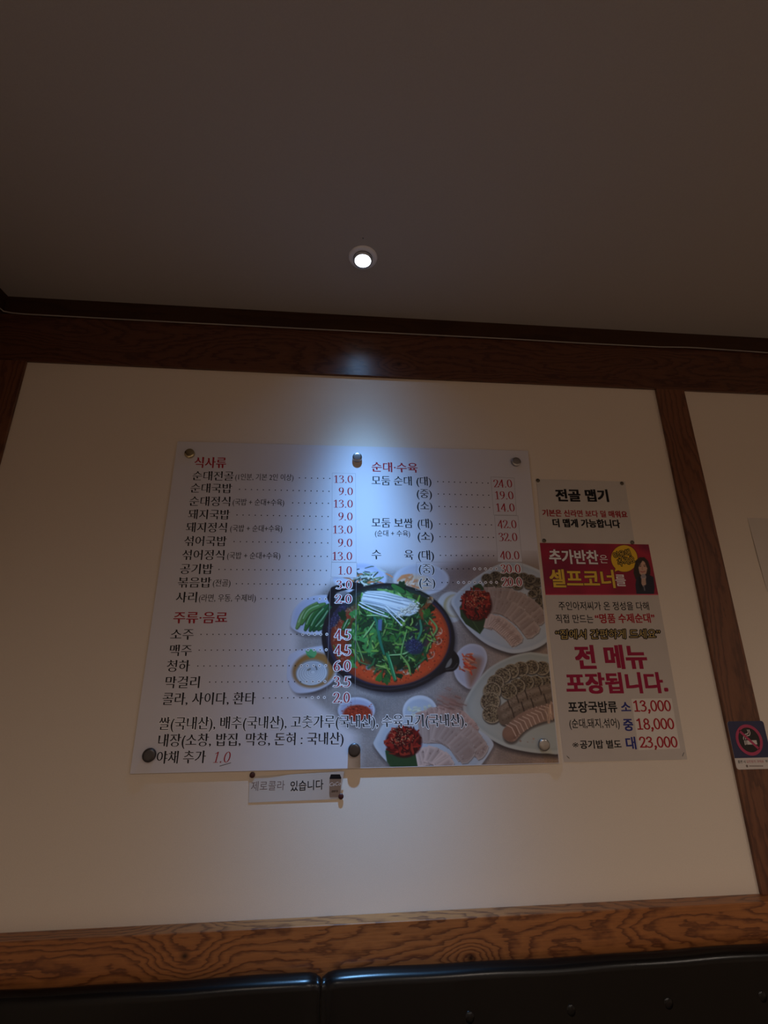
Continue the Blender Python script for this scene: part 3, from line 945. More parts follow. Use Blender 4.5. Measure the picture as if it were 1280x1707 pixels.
    p.poly(rnd([(722 + (x - 722) * .93, 1250 + (y - 1250) * .92) for x, y in d]), (176, 186, 200), 3)
    p.poly([(642, 1252), (648, 1244), (700, 1246), (703, 1262), (698, 1282), (655, 1284), (645, 1270)], (40, 70, 42), 1)
    pork([(706, 1196), (740, 1188), (770, 1198), (790, 1222)], 12, 8, (190, 160, 150), (210, 188, 178), (160, 124, 116))
    pork([(742, 1206), (768, 1216), (788, 1234), (806, 1256)], 15, 8)
    pork([(712, 1222), (738, 1222), (762, 1238), (782, 1262)], 17, 9)
    pork([(708, 1262), (722, 1260), (738, 1270), (746, 1282)], 15, 6, (208, 184, 176))
    p.ell(752, 1172, 22, 14, (150, 116, 104), 7, .4, .7)
    for _ in range(40):
        x, y = rng.normal(752, 10), rng.normal(1172, 7)
        p.stroke([(x - 4, y - 1), (x + 4, y + 2)], 1.0, jit((140, 102, 92), .2), .7, .6)
    salad(671, 1234, 30, 26, .8)

    # the cast iron pot
    pot = [(647 + 111 * math.cos(a) * 1.0 + 3 * math.sin(a), 1063 + 91 * math.sin(a)) for a in np.linspace(0, 2 * math.pi, 60, endpoint=False)]
    p.poly([(x + 3, y + 5) for x, y in pot], (50, 46, 54), 4, .75)
    p.stroke([(566, 1010), (556, 1006), (551, 996), (556, 984), (566, 980), (584, 976), (600, 978)], 6, (22, 20, 26), .8)
    p.stroke([(575, 990), (566, 994), (562, 1000)], 4, (120, 116, 124), 1.2, .8)
    p.poly(rnd([(744, 1120), (757, 1118), (765, 1108), (764, 1094), (752, 1082), (744, 1090), (720, 1118), (716, 1132)]), (26, 23, 26), .8)
    p.poly(pot, (30, 27, 32), .9)
    p.poly(rnd([(742, 1113), (746, 1104), (752, 1097), (753, 1104), (749, 1111)]), (120, 116, 112), .7)
    p.stroke([(x, y) for x, y in [(592, 1139), (620, 1147), (650, 1149), (690, 1142), (716, 1130)]], 1.0, (52, 50, 58), .8, .8)
    p.stroke([(744, 1116), (756, 1114), (762, 1106)], .8, (86, 84, 86), .7, .7)
    inner = [(648 + 104 * math.cos(a), 1061 + 84 * math.sin(a)) for a in np.linspace(0, 2 * math.pi, 60, endpoint=False)]
    p.poly(inner, (44, 40, 62), 1)
    for _ in range(130):
        a = rng.uniform(3.3, 4.7); r = rng.uniform(.9, 1.0)
        p.ell(648 + 104 * r * math.cos(a), 1061 + 84 * r * math.sin(a), .7, .6, (116, 112, 150), .4, 0, .6)
    soup = [(650 + 99 * math.cos(a), 1063 + 80 * math.sin(a)) for a in np.linspace(0, 2 * math.pi, 60, endpoint=False)]
    soup = [(x + (5 if y < 1040 and x < 640 else 0), y + (5 if y < 1040 and x < 640 else 0)) for x, y in soup]
    p.poly(soup, (158, 66, 38), 1.2)
    p.poly([(650 + (x - 650) * .96, 1063 + (y - 1063) * .955) for x, y in soup], (200, 72, 36), 2.5)
    def in_soup(r0=.0, r1=.97, a0=0, a1=6.283):
        a = rng.uniform(a0, a1); r = math.sqrt(rng.uniform(r0 * r0, r1 * r1))
        return 650 + 97 * r * math.cos(a), 1063 + 78 * r * math.sin(a)
    p.speck(lambda: in_soup(.5), 420, (196, 92, 50), (.6, 2.0), .45)
    p.speck(lambda: in_soup(.5), 320, (118, 40, 24), (.5, 1.8), .5)
    p.speck(lambda: in_soup(.6), 150, (52, 22, 18), (.4, 1.0), .8)
    p.speck(lambda: in_soup(.6), 70, (226, 168, 120), (.4, .9), .7)
    # pieces at the edge of the soup
    for (x, y, r) in ((622, 1112, 9), (646, 1117, 9), (676, 1118, 8), (690, 1108, 10), (714, 1090, 10), (728, 1068, 8), (728, 1052, 9), (600, 1000, 8), (584, 1018, 8), (664, 984, 7), (716, 1000, 6)):
        for _ in range(22):
            a, q = rng.uniform(0, 6.28), r * math.sqrt(rng.random())
            c = ((206, 150, 100), (168, 108, 66), (120, 66, 44), (216, 186, 160), (92, 46, 36))[rng.integers(0, 5)]
            p.ell(x + q * math.cos(a), y + q * math.sin(a) * .8, rng.uniform(1, 2.6), rng.uniform(.7, 1.6), jit(c), .6, rng.uniform(0, 3), .85)
        p.stroke([(x + r * math.cos(t), y + r * .8 * math.sin(t)) for t in np.linspace(-.5, 1.6, 6)], .7, (224, 196, 176), .6, .7)
    for x, y in ((614, 1112), (668, 1114), (640, 1108)):
        p.ell(x, y, 4.5, 5, (146, 136, 140), .9, .3)
    p.stroke([(628, 1130), (634, 1132), (640, 1133)], 1.6, (120, 130, 90), .6)
    # the brownish, darker left side of the soup
    w = (slice(0, p.h), slice(0, p.w))
    dd = p.poly_d(soup, w)
    k = np.clip(.5 - dd / 2, 0, 1) * np.clip((592.5 - X) * 2 + .5, 0, 1) * .42
    p.im = p.im * (1 - k[..., None]) + np.array((62, 24, 24)) * k[..., None]
    for _ in range(60):
        a = rng.uniform(2.5, 4.2); x, y = 650 + 96 * math.cos(a) * rng.uniform(.86, 1), 1063 + 77 * math.sin(a) * rng.uniform(.86, 1)
        p.ell(x, y, 1.2, .8, jit((188, 150, 126), .2), .5, rng.uniform(0, 3), .6)
    # greens
    p.ell(648, 1060, 66, 56, (30, 58, 34), 8)
    p.ell(648, 1004, 62, 24, (34, 66, 36), 6)
    p.ell(690, 1062, 30, 24, (36, 40, 66), 5, 0, .6)
    def in_green():
        while True:
            x, y = rng.uniform(570, 728), rng.uniform(976, 1134)
            u, v = (x - 648) / 76, (y - 1056) / 70
            if u * u + v * v < 1: return x, y
    def leafy(x, y, a, L, col):
        """a lobed chrysanthemum leaf"""
        dx, dy = math.cos(a), math.sin(a)
        p.stroke([(x, y), (x + dx * L, y + dy * L)], 1.6, col, .6, .95)
        for k in range(5):
            t = .25 + .16 * k
            for s in (-1, 1):
                b = a + s * rng.uniform(.6, 1.0)
                l2 = L * .38 * (1.1 - abs(t - .6))
                p.stroke([(x + dx * L * t, y + dy * L * t), (x + dx * L * t + math.cos(b) * l2, y + dy * L * t + math.sin(b) * l2)], 2.1, jit(col, .1), .6, .95, .35)
    greens = ((40, 88, 34), (58, 116, 44), (26, 66, 30), (86, 138, 58), (44, 98, 44), (20, 48, 24))
    for _ in range(110):
        x, y = in_green()
        leafy(x, y, rng.uniform(0, 6.28), rng.uniform(9, 18), jit(greens[rng.integers(0, 6)], .15))
    for _ in range(14):
        x, y = rng.normal(606, 14), rng.normal(1050, 22)
        leafy(x, y, rng.uniform(0, 6.28), rng.uniform(14, 22), jit((66, 132, 66), .12))
    for _ in range(130):
        x, y = in_green()
        a = rng.uniform(0, 6.28); L = rng.uniform(8, 24)
        b = a + rng.normal(0, .25)
        c = ((112, 152, 62), (70, 120, 46), (40, 92, 42), (136, 170, 84), (26, 68, 36), (46, 104, 60))[rng.integers(0, 6)]
        q = [(x - L * .5 * math.cos(a), y - L * .5 * math.sin(a)), (x, y), (x + L * .5 * math.cos(b), y + L * .5 * math.sin(b))]
        p.stroke([(u + .8, v + 1.3) for u, v in q], rng.uniform(1, 1.8), (16, 34, 24), .8, .6)
        p.stroke(q, rng.uniform(.9, 1.9), jit(c), .45, .98, .3)
    for _ in range(120):
        x, y = in_green()
        a = rng.uniform(0, 6.28); L = rng.uniform(3, 8)
        q = [(x - L * .5 * math.cos(a), y - L * .5 * math.sin(a)), (x + L * .5 * math.cos(a), y + L * .5 * math.sin(a))]
        if rng.random() < .5: p.poly([q[0], (x + 2 * math.sin(a), y - 2 * math.cos(a)), q[1], (x - 1.5 * math.sin(a), y + 1.5 * math.cos(a))], (20, 40, 30), .7, .85)
        else: p.stroke(q, .6, jit((150, 196, 130), .15), .4, .8)
    for _ in range(34):
        x, y = rng.uniform(634, 704), rng.uniform(978, 1002)
        if (x - 648) ** 2 / 80 ** 2 + (y - 1058) ** 2 / 78 ** 2 > 1: continue
        a = rng.normal(.2, .6); L = rng.uniform(10, 22)
        c = ((104, 156, 76), (66, 128, 60), (140, 182, 110), (48, 104, 54))[rng.integers(0, 4)]
        p.stroke([(x - L * .5 * math.cos(a), y - L * .5 * math.sin(a)), (x + L * .5 * math.cos(a), y + L * .5 * math.sin(a))], rng.uniform(1.2, 2.6), jit(c), .5, .98, .3)
    # long leaves and stems that stand out
    for q, wd, c in (([(622, 1024), (628, 1040), (634, 1070), (640, 1090)], 2.4, (38, 110, 84)), ([(645, 1090), (652, 1110), (658, 1133)], 3.0, (36, 118, 72)),
                     ([(648, 1092), (654, 1112), (660, 1132)], 1.0, (96, 176, 120)), ([(606, 1062), (618, 1046), (624, 1036)], 1.2, (146, 196, 120)),
                     ([(650, 1092), (672, 1090), (688, 1082)], 1.2, (150, 196, 128)), ([(668, 1098), (670, 1080), (678, 1050)], 1.2, (118, 172, 90)),
                     ([(668, 1092), (680, 1108), (684, 1124)], 1.6, (124, 164, 84)), ([(716, 1030), (728, 1046), (722, 1060)], 1.6, (120, 160, 90)),
                     ([(700, 1034), (702, 1050), (696, 1066)], 2.0, (60, 128, 96)), ([(612, 1026), (630, 1026), (650, 1030)], 1.2, (168, 206, 140)),
                     ([(594, 1068), (600, 1085), (606, 1102)], 1.0, (120, 160, 90)), ([(590, 1076), (596, 1100), (612, 1108)], 1.0, (80, 120, 70)),
                     ([(604, 990), (605, 1000), (604, 1006)], 3.4, (96, 160, 70)), ([(655, 976), (664, 982), (672, 986)], 4.2, (52, 112, 52)),
                     ([(572, 1048), (576, 1040), (580, 1032)], .9, (150, 180, 140)), ([(556, 1076), (560, 1084), (566, 1096)], 1.2, (96, 116, 60))):
        qq = [tuple(v) for v in catmull(q, 5)]
        p.stroke([(x + 1, y + 1.4) for x, y in qq], wd, (16, 36, 26), .8, .6)
        p.stroke(qq, wd, c, .5, 1, .3)
    p.poly([(630, 1033), (637, 1032), (636, 1052), (630, 1050)], (84, 104, 140), .8)
    p.ell(690, 1078, 16, 13, (36, 40, 74), 2, .3, .85)
    for _ in range(50):
        p.ell(rng.normal(688, 7), rng.normal(1076, 6), .7, .5, (110, 112, 160), .4, 0, .7)
    # enoki mushrooms
    en = [(606, 990), (612, 985), (640, 985), (662, 992), (688, 1002), (696, 1010), (694, 1022), (682, 1027), (668, 1026), (650, 1020), (628, 1010), (602, 1000)]
    p.poly([(x + 1, y + 4) for x, y in en], (24, 44, 40), 3, .6)
    p.poly(en, (212, 218, 222), .8)
    for k in range(46):
        t = rng.random(); y0 = 986 + 22 * t
        x0 = 604 + 8 * rng.random() - 4 * t; x1 = 668 + 26 * rng.random() - 18 * t; L = x1 - x0
        y1 = y0 + 6 + 18 * (.35 + .65 * t) * L / 80
        c = ((234, 238, 240), (176, 186, 200), (222, 226, 228), (150, 160, 170))[rng.integers(0, 4)]
        p.stroke([(x0, y0), ((x0 + x1) / 2, (y0 + y1) / 2 - 1.5), (x1, y1)], rng.uniform(.5, 1.0), jit(c, .04), .4, .85)
    for _ in range(60):
        t = rng.random()
        x, y = 662 + 34 * t + rng.normal(0, 4), 1026 - 18 * t + rng.normal(0, 4)
        if y < 1002: continue
        p.ell(x + .4, y + .7, 2.0, 1.7, (110, 104, 92), .6, 0, .7)
        p.ell(x, y, 1.7, 1.4, jit((232, 230, 216), .05), .5)
    for q in (([(600, 1004), (620, 1014), (640, 1022)]), ([(598, 1008), (616, 1018), (634, 1025)]), ([(640, 1012), (656, 1028), (668, 1041)]), ([(644, 1010), (660, 1024), (672, 1034)]), ([(603, 1012), (622, 1020), (646, 1028)])):
        p.stroke([(x + .6, y + 1.4) for x, y in q], 1.1, (30, 56, 44), .6, .6)
        p.stroke(q, 1.0, (226, 230, 232), .45)
    p.ell(669, 1042, 2, 1.6, (232, 230, 220), .5); p.ell(673, 1035, 1.9, 1.5, (232, 230, 220), .5)
    return p

# ------------------------------------------------------------------ menu board
BT = 0.0042                                             # board thickness
bc = {k: at(*v, BT) for k, v in dict(tl=(296, 736), tr=(880, 751.5), br=(932.5, 1272.5), bl=(216.5, 1290)).items()}
mid = (bc['bl'] + bc['br']) / 2
board = empty('menu_board', (mid[0], 0, mid[2]))
tag(board, 'large white menu board printed with red prices and a stew pot photo', 'menu board')
P = [(bc[k][0], bc[k][2]) for k in ('bl', 'br', 'tr', 'tl')]
mb = MB().prism(P, -0.0002, -BT)
panel = obj('panel', mb.v, mb.f, None, board, mats=[m_panel, m_panel_edge], fmat=[1, 0, 1, 1, 1, 1])

o_pic = BT + 0.00003
food = paint_food()
def brd(x, y): return at(x, y, o_pic)
def board_pt(u, v):
    return ((bc['tl'] * (1 - u) + bc['tr'] * u) * (1 - v) + (bc['bl'] * (1 - u) + bc['br'] * u) * v) + np.array([0, -0.00003, 0])
u0, v0, v1 = 0.335, 0.365, 0.9985
printed_grid('food_photo', [board_pt(u0, v0), board_pt(0.9985, v0), board_pt(0.9985, v1), board_pt(u0, v1)], 560, 460, food, m_print, board, o_pic)['label'] = 'printed photo of a stew pot with side dishes'

# stuck-on price slips
o_sl = BT + 0.00006
def slip(name, pts, face=True, w=.5):
    it = []
    if face: it.append((*quad(pts, o_sl), 0))
    n_ = len(pts)
    for i in range(n_):
        a, b = np.array(pts[i], float), np.array(pts[(i + 1) % n_], float)
        t = (b - a) / np.hypot(*(b - a)); nn = np.array([-t[1], t[0]]) * w
        it.append((*quad([tuple(a - nn * .2), tuple(b - nn * .2), tuple(b + nn), tuple(a + nn)][::-1], o_sl + 0.00002), 1))
    # keep faces towards the room
    return lettering(name, board, it, [m_sticker, m_line])
slip('price_slip', [(552.5, 936.8), (553.8, 788.3), (592.7, 789.3), (593.5, 937.4)], w=.35)
slip('price_slip', [(551.5, 962), (552.5, 937), (594.7, 937.6), (594.6, 963)], w=.45)
slip('price_slip', [(822.6, 858.5), (817.7, 794.7), (857, 796.7), (861, 859.2)], w=.45)
slip('price_slip', [(829.5, 936.5), (824, 859), (863.5, 859.5), (870.5, 937)], w=.45)
slip('price_slip', [(692.5, 984), (694, 936.8), (871, 937), (872.5, 984.6)], face=False, w=.4)
slip('price_slip', [(543.8, 1177), (551, 964), (594, 964), (591.8, 1176)], face=False, w=.35)

o_tx = BT + 0.00012
BK, WH, RD = 0, 1, 2
INK = [m_black, m_white, m_red]
HL = 0.00002
def line(name_l, main, small=None, dots=None, halo_x=9999, halo=False):
    o = lettering('menu_line', board, t_items(main[0], 'serif', main[1], main[2], main[3], o_tx, BK), INK)
    if small:
        lettering('menu_note', board, t_items(small[0], 'thin', small[1], small[2], small[3], o_tx, BK), INK)
    if dots:
        lettering('dot_leader', board, dot_items(dots[0], dots[1], o_tx, BK, halo_x, WH, HL), INK)
    return o
def price(body, xl, xr, y, h, halo):
    return lettering('price', board, d_items(body, (xl, y), (xr, y), h, o_tx, RD, halo=HL if halo else None, hmi=WH), INK)
def heading(body, A, B, h):
    return lettering('heading', board, t_items(body, 'serifb', A, B, h, o_tx, RD), INK)

heading('식사류', (324, 771), (377, 771.8), 17.2)
L1 = [
    (('순대전골', (321, 793.2), (389.4, 794), 15.2), ('(1인분, 기본 2인 이상)', (392.2, 795), (489.2, 796), 10.6), ((499, 796.6), (549.7, 797.6)), '13.0', 556.7, 588.2, 798.7),
    (('순대국밥', (317.7, 813.6), (386.6, 814.6), 15.4), None, ((399.2, 815.6), (548.3, 819)), '9.0', 564.6, 588.2, 819),
    (('순대정식', (315.7, 835.6), (383.7, 836.2), 15.6), ('(국밥 + 순대+수육)', (388, 837), (473.7, 837.8), 10.8), ((487.8, 838.2), (547.4, 839)), '13.0', 556.2, 588, 839.7),
    (('돼지국밥', (313.4, 857.4), (382.9, 858.2), 15.8), None, ((395, 858.4), (546.9, 861)), '9.0', 564, 587.7, 860.8),
    (('돼지정식', (309.8, 879.2), (378, 879.8), 16), ('(국밥 + 순대+수육)', (383.8, 880.8), (470.4, 881.4), 11), ((485, 882), (546.3, 882.8)), '13.0', 555, 587.4, 882.7),
    (('섞어국밥', (307, 902), (377.6, 902.6), 16.2), None, ((390.2, 902.8), (546.3, 905)), '9.0', 563.3, 587.2, 904.7),
    (('섞어정식', (303.6, 925.2), (373.9, 925.6), 16.4), ('(국밥 + 순대+수육)', (378.7, 926.2), (467.3, 926.6), 11.3), ((482, 926.9), (545.5, 927.6)), '13.0', 554, 587, 926.9),
    (('공기밥', (300.2, 948.6), (354.8, 948.8), 16.6), None, ((365, 949.2), (544, 951)), '1.0', 564, 586.4, 950.8),
    (('볶음밥', (296.6, 971.2), (352, 971.2), 16.8), ('(전골)', (355, 971.8), (384.3, 971.9), 11.5), ((394, 973), (542.7, 974.4)), '3.0', 560.5, 586.3, 974.5),
    (('사리', (293.2, 995.8), (328.3, 995.8), 17.2), ('(라면, 우동, 수제비)', (331.7, 997), (426.5, 997), 12), ((435, 997.8), (542.7, 998.4)), '2.0', 558.7, 586, 998.4),
]
for i, (mn, sm, dt, pr, xl, xr, yp) in enumerate(L1):
    line('', mn, sm, dt, halo_x=526 if i == 9 else 9999)
    price(pr, xl, xr, yp, 12.6 + i * .17, i >= 8)
heading('주류·음료', (289, 1029.8), (379, 1029.8), 18.4)
L2 = [
    (('소주', (284.4, 1057.8), (322.8, 1057.6), 18), ((335, 1057.5), (544.7, 1057.3)), '4.5', 557.8, 584.4, 1058, 502),
    (('맥주', (282.8, 1084.6), (319.7, 1084.4), 18.4), ((332, 1083.8), (543.7, 1083.2)), '4.5', 557.3, 584.3, 1083.8, 505),
    (('청하', (278, 1110.6), (316.6, 1110.3), 18.8), ((329.7, 1110.2), (542.8, 1109.6)), '6.0', 556.3, 584.3, 1110, 496),
    (('막걸리', (275.6, 1137.8), (332.8, 1137.4), 19.2), ((349.4, 1137), (541.6, 1136)), '3.5', 555.7, 583.7, 1136.4, 505),
    (('콜라, 사이다, 환타', (271, 1165.4), (426, 1164.4), 20), ((439, 1163.6), (540.6, 1162.6)), '2.0', 555.4, 583, 1163, 520),
]
for mn, dt, pr, xl, xr, yp, hx_ in L2:
    line('', mn, None, dt, halo_x=hx_)
    price(pr, xl, xr, yp, 17, True)
lettering('origin_note', board, t_items('쌀(국내산), 배추(국내산), 고춧가루(국내산), 수육고기(국내산),', 'serif', (264.7, 1206.6), (777.5, 1200.6), 20.5, o_tx, BK, halo=HL, hmi=WH, hstyle='halo'), INK)
lettering('origin_note', board, t_items('내장(소창, 밥집, 막창, 돈혀 : 국내산)', 'serif', (263.4, 1234.8), (572.8, 1231), 20.5, o_tx, BK), INK)
it = t_items('야채 추가', 'serif', (261, 1263), (343, 1262), 20.5, o_tx, BK)
lettering('menu_line', board, it, INK)
it = d_items('1.0', (357, 1262.4), (384, 1262), 18, o_tx, RD, .05, .022, slant=.18)
it.append((*quad([(366, 1277.6), (366, 1276.6), (385, 1271), (385, 1272)][::-1], o_tx), BK))
lettering('price', board, it, INK)

heading('순대·수육', (619.4, 778.4), (696, 780.2), 15.6)
def row(items, dots, pr, xl, xr, y, halo_x, halo, phalo):
    for body, A, B, h, st in items:
        lettering('size_note' if body[0] == '(' else 'menu_line', board, t_items(body, st, A, B, h, o_tx, BK, halo=HL if halo else None, hmi=WH), INK)
    lettering('dot_leader', board, dot_items(*dots, o_tx, BK, halo_x, WH, HL, 9.3), INK)
    price(pr, xl, xr, y, 13.2 + (y - 806) * .007, phalo)
row([('모둠 순대', (619.4, 801), (686.3, 802.2), 15.2, 'serif'), ('(대)', (694, 802), (719, 802.6), 14.6, 'serif')], ((729.6, 802.8), (813.4, 805.4)), '24.0', 822.4, 853.4, 806, 9999, False, False)
row([('(중)', (694.5, 822.6), (719.8, 823.2), 14.8, 'serif')], ((730.5, 823.4), (814.5, 825.6)), '19.0', 825, 855.6, 825.7, 9999, False, False)
row([('(소)', (695, 843), (720.6, 843.6), 15, 'serif')], ((731.9, 844.2), (816, 846)), '14.0', 826.7, 857.6, 846, 9999, False, False)
row([('모둠 보쌈', (619.4, 871.4), (688.3, 872.4), 15.6, 'serif'), ('(대)', (696, 872.6), (721, 873), 15.2, 'serif')], ((732.7, 873.4), (819, 875)), '42.0', 829, 860.7, 873.8, 9999, False, False)
lettering('menu_note', board, t_items('(순대 + 수육)', 'thin', (625, 888.8), (683.5, 889.6), 10.2, o_tx, BK), INK)
row([('(소)', (696, 893.8), (722.6, 894.2), 15.4, 'serif')], ((733.3, 894.6), (822.4, 896)), '32.0', 831, 862, 895.2, 9999, False, False)
row([('수', (619.4, 924.4), (635.4, 924.6), 16, 'serif'), ('육', (673.7, 925), (689, 925.2), 16, 'serif'), ('(대)', (696.7, 925.4), (723.4, 925.8), 15.6, 'serif')], ((734, 925.8), (822.7, 926.4)), '40.0', 833, 865.5, 925.6, 9999, False, False)
row([('(중)', (698, 948), (724, 948.2), 16, 'serif')], ((735.5, 948.2), (827.5, 948.2)), '30.0', 834.5, 867.4, 948, 786, True, True)
row([('(소)', (698.7, 971), (725.4, 971), 16.2, 'serif')], ((736.7, 971), (827.5, 970.8)), '20.0', 836.5, 869.7, 970, 756, True, True)

# stand-off bolts
for (x, y), m, lab in (((315.3, 755), m_glint, 'shiny pale brass bolt head at the top left corner'), ((595.5, 761.5), m_steel, 'steel bolt head in the top middle, lit by the lamp'),
                       ((861, 769), m_steel, 'steel bolt head at the top right corner'), ((247.3, 1259.5), m_gun, 'dull grey bolt head at the bottom left corner'),
                       ((590.5, 1251), m_gun, 'dark bolt head in the bottom middle'), ((908, 1242), m_steel, 'steel bolt head at the bottom right corner')):
    c = at(x, y, BT + 0.0095)
    r = 0.0148 if m is not m_gun else 0.0158
    b = MB()
    b.lathe([(r * .96, BT - .0002), (r, BT + .001), (r, BT + .0076), (r * .93, BT + .0090), (r * .6, BT + .0095), (0.0003, BT + .0097)], (c[0], 0, c[2]), 'y', 36)
    o = b.build('standoff_bolt', m, board, smooth=True)
    o['label'] = lab
    e = o.modifiers.new('e', 'EDGE_SPLIT'); e.split_angle = math.radians(50)

# ------------------------------------------------------------------ papers
def sheet_mesh(name, tl, tr, br, bl, lift, m, parent, nu=24, nv=24, th=0.0002):
    """thin paper; lift(u, v) gives its distance from the wall"""
    V, F = [], []
    c = [np.array(q, float) for q in (tl, tr, br, bl)]
    for side in (0, 1):
        for j in range(nv + 1):
            for i in range(nu + 1):
                u, v = i / nu, j / nv
                q = (c[0] * (1 - u) + c[1] * u) * (1 - v) + (c[3] * (1 - u) + c[2] * u) * v
                l = lift(u, v)
                q = at(q[0], q[1], l)
                V.append((q[0], -(l if side == 0 else max(l - th, 0.00005)), q[2]))
    w = nu + 1; n1 = w * (nv + 1)
    for j in range(nv):
        for i in range(nu):
            a = j * w + i
            F.append((a, a + w, a + w + 1, a + 1))
            F.append((n1 + a, n1 + a + 1, n1 + a + w + 1, n1 + a + w))
    ring = [i for i in range(w)] + [j * w + nu for j in range(1, nv + 1)] + [nv * w + i for i in range(nu - 1, -1, -1)] + [j * w for j in range(nv - 1, 0, -1)]
    for k in range(len(ring)):
        a, b = ring[k], ring[(k + 1) % len(ring)]
        F.append((a, b, n1 + b, n1 + a))
    return obj(name, V, F, m, parent, smooth=False)

def pin(c, off, m, r, label, group):
    p = at(*c, off + 0.0025)
    b = MB()
    b.lathe([(r * .25, 0.0), (r * .25, off + .001), (r, off + .0008), (r, off + .0014), (r * .8, off + .0024), (r * .35, off + .0029), (.0002, off + .003)], (p[0], -0.0, p[2]), 'y', 20)
    o = b.build('pushpin', m, smooth=True)
    # base at the wall
    loc = Vector((p[0], 0, p[2]))
    for v in o.data.vertices: v.co -= loc
    o.location = loc
    tag(o, label, 'pushpin', group)
    return o

# spiciness notice
c0 = at(980, 904)
notice = empty('spiciness_notice', (c0[0], 0, c0[2]))
tag(notice, 'white landscape paper notice with black headline pinned above the red banner', 'notice')
nl = lambda u, v: 0.0012 + 0.0012 * math.sin(math.pi * u) * math.sin(math.pi * v)
sheet_mesh('sheet', (894.2, 798.6), (1041.6, 802.8), (1057.8, 905.5), (903, 905), nl, m_paper, notice)
ol = 0.00245
lettering('headline', notice, t_items('전골 맵기', 'black', (926, 826), (1014, 826.8), 18.6, ol, 0), [m_black])
lettering('lettering', notice, t_items('기본은 신라면 보다 덜 매워요', 'bold', (903.8, 855), (1045.6, 857.8), 10.4, ol, 0), [m_red])
lettering('lettering', notice, t_items('더 맵게 가능합니다', 'black', (921, 871.8), (1033.6, 873.6), 12.6, ol, 0), [m_black])
for c, w in (((897, 800.5), 'top left'), ((1037, 805.5), 'top right'), ((907.3, 901), 'bottom left'), ((1054.5, 904), 'bottom right')):
    pin(c, 0.0014, m_pin2, 0.0062, 'small bronze pushpin at the %s corner of the spiciness notice' % w, 'bronze pushpins holding the notice')

# take-out poster
c0 = at(1040, 1268)
poster = empty('takeout_poster', (c0[0], 0, c0[2]))
tag(poster, 'tall take-out poster with a crimson banner and large crimson lettering', 'poster')
flat = lambda o: (lambda u, v: o)
sheet_mesh('sheet', (908.6, 990), (1097, 990), (1145.5, 1266), (940, 1270.5), flat(0.0008), m_poster, poster, 6, 6)
def paint_banner():
    p = Paint(894, 898, 1104, 998, (150, 26, 58), 4)
    X, Y = p.X, p.Y
    k = np.clip((X - 960) / 130, 0, 1) * np.clip((960 - Y) / 60 + .3, 0, 1)
    k2 = smooth_noise(X.shape, 90)
    p.im = p.im * (1 - .5 * k[..., None]) + np.array((186, 52, 62)) * .5 * k[..., None]
    p.im *= (0.9 + .2 * k2)[..., None]
    p.ell(930, 955, 60, 16, (122, 22, 62), 14, -.4, .6)
    p.ell(1076, 912, 14, 7, (110, 24, 62), 5, .5, .7)
    p.stroke([(905, 991.5), (1100, 991.3)], .9, (214, 92, 110), .5)
    # speech bubble
    q = [(1040.5 + 22 * math.cos(a), 931 + 22.3 * math.sin(a)) for a in np.linspace(0, 2 * math.pi, 40, endpoint=False)]
    tail = [(1027, 944), (1024.2, 953), (1034, 949.5)]
    p.poly(q, (96, 20, 30), .5, .8, 1.0); p.poly(tail, (96, 20, 30), .5, .8, 1.0)
    p.poly(q, (232, 186, 44), .4); p.poly(tail, (232, 186, 44), .4)
    # a woman in a dark suit with a microphone
    p.poly([(1059, 965), (1056, 955), (1057, 945), (1060, 934), (1066, 929), (1074, 929), (1080, 935), (1084, 947), (1084, 957), (1079, 962), (1072, 966), (1064, 968)], (52, 40, 36), .6)
    p.poly([(1061, 990), (1059, 975), (1061, 962), (1068, 960), (1080, 957), (1089, 962), (1091, 978), (1090, 990)], (36, 38, 54), .6)
    p.poly([(1064, 962), (1070, 960), (1072, 975), (1068, 985), (1064, 975)], (30, 28, 36), .8)
    p.poly([(1064, 946), (1065, 939), (1070, 934), (1077, 938), (1079, 947), (1077, 956), (1071, 961), (1066, 956)], (206, 166, 146), .6)
    p.poly([(1063, 948), (1066, 936), (1072, 932), (1070, 936), (1066, 942)], (52, 40, 36), .6)
    p.poly([(1072, 932), (1078, 936), (1081, 948), (1078, 946), (1075, 938)], (52, 40, 36), .6)
    for ex in (1067.2, 1074.4):
        p.ell(ex, 944, 1.4, .6, (50, 36, 34), .4); p.stroke([(ex - 1.7, 942), (ex + 1.6, 941.6)], .35, (70, 52, 46), .4)
    p.stroke([(1070.6, 945), (1070.2, 949), (1071.4, 949.4)], .35, (176, 130, 112), .4)
    p.stroke([(1067.5, 952.6), (1071, 953.8), (1075, 952.4)], .6, (170, 78, 76), .4)
    p.ell(1072.5, 962, 4.6, 4.2, (176, 160, 160), .6); p.ell(1072.5, 960, 3.6, 3.2, (156, 146, 150), .6)
    p.poly([(1069, 965), (1076, 964), (1077, 974), (1072, 978), (1069, 973)], (204, 170, 152), .6)
    for k_ in range(3): p.stroke([(1069.5, 967 + k_ * 2.6), (1076, 966.4 + k_ * 2.6)], .3, (160, 122, 106), .4)
    p.stroke([(1073, 976), (1074.5, 984)], .9, (120, 118, 126), .5)
    return p
ban = paint_banner()
o_b = 0.00085
printed_grid('banner', [at(899.7, 905, o_b), at(1081, 907.5, o_b), at(1097.3, 992, o_b), at(909.3, 992, o_b)], 380, 190, ban, m_print2, poster, o_b)['label'] = 'crimson banner with a speech bubble and a woman holding a microphone'
oq = 0.00092
lettering('banner_lettering', poster, t_items('추가반찬', 'bold', (915, 928), (997.5, 929.8), 21.5, oq, 0, halo=.00002, hmi=1, hstyle='halo') + t_items('은', 'plain', (999.5, 932), (1012.8, 932.2), 13.5, oq, 0), [m_white, mat('banner_shade_ink', (0.10, 0.006, 0.02), .6)])
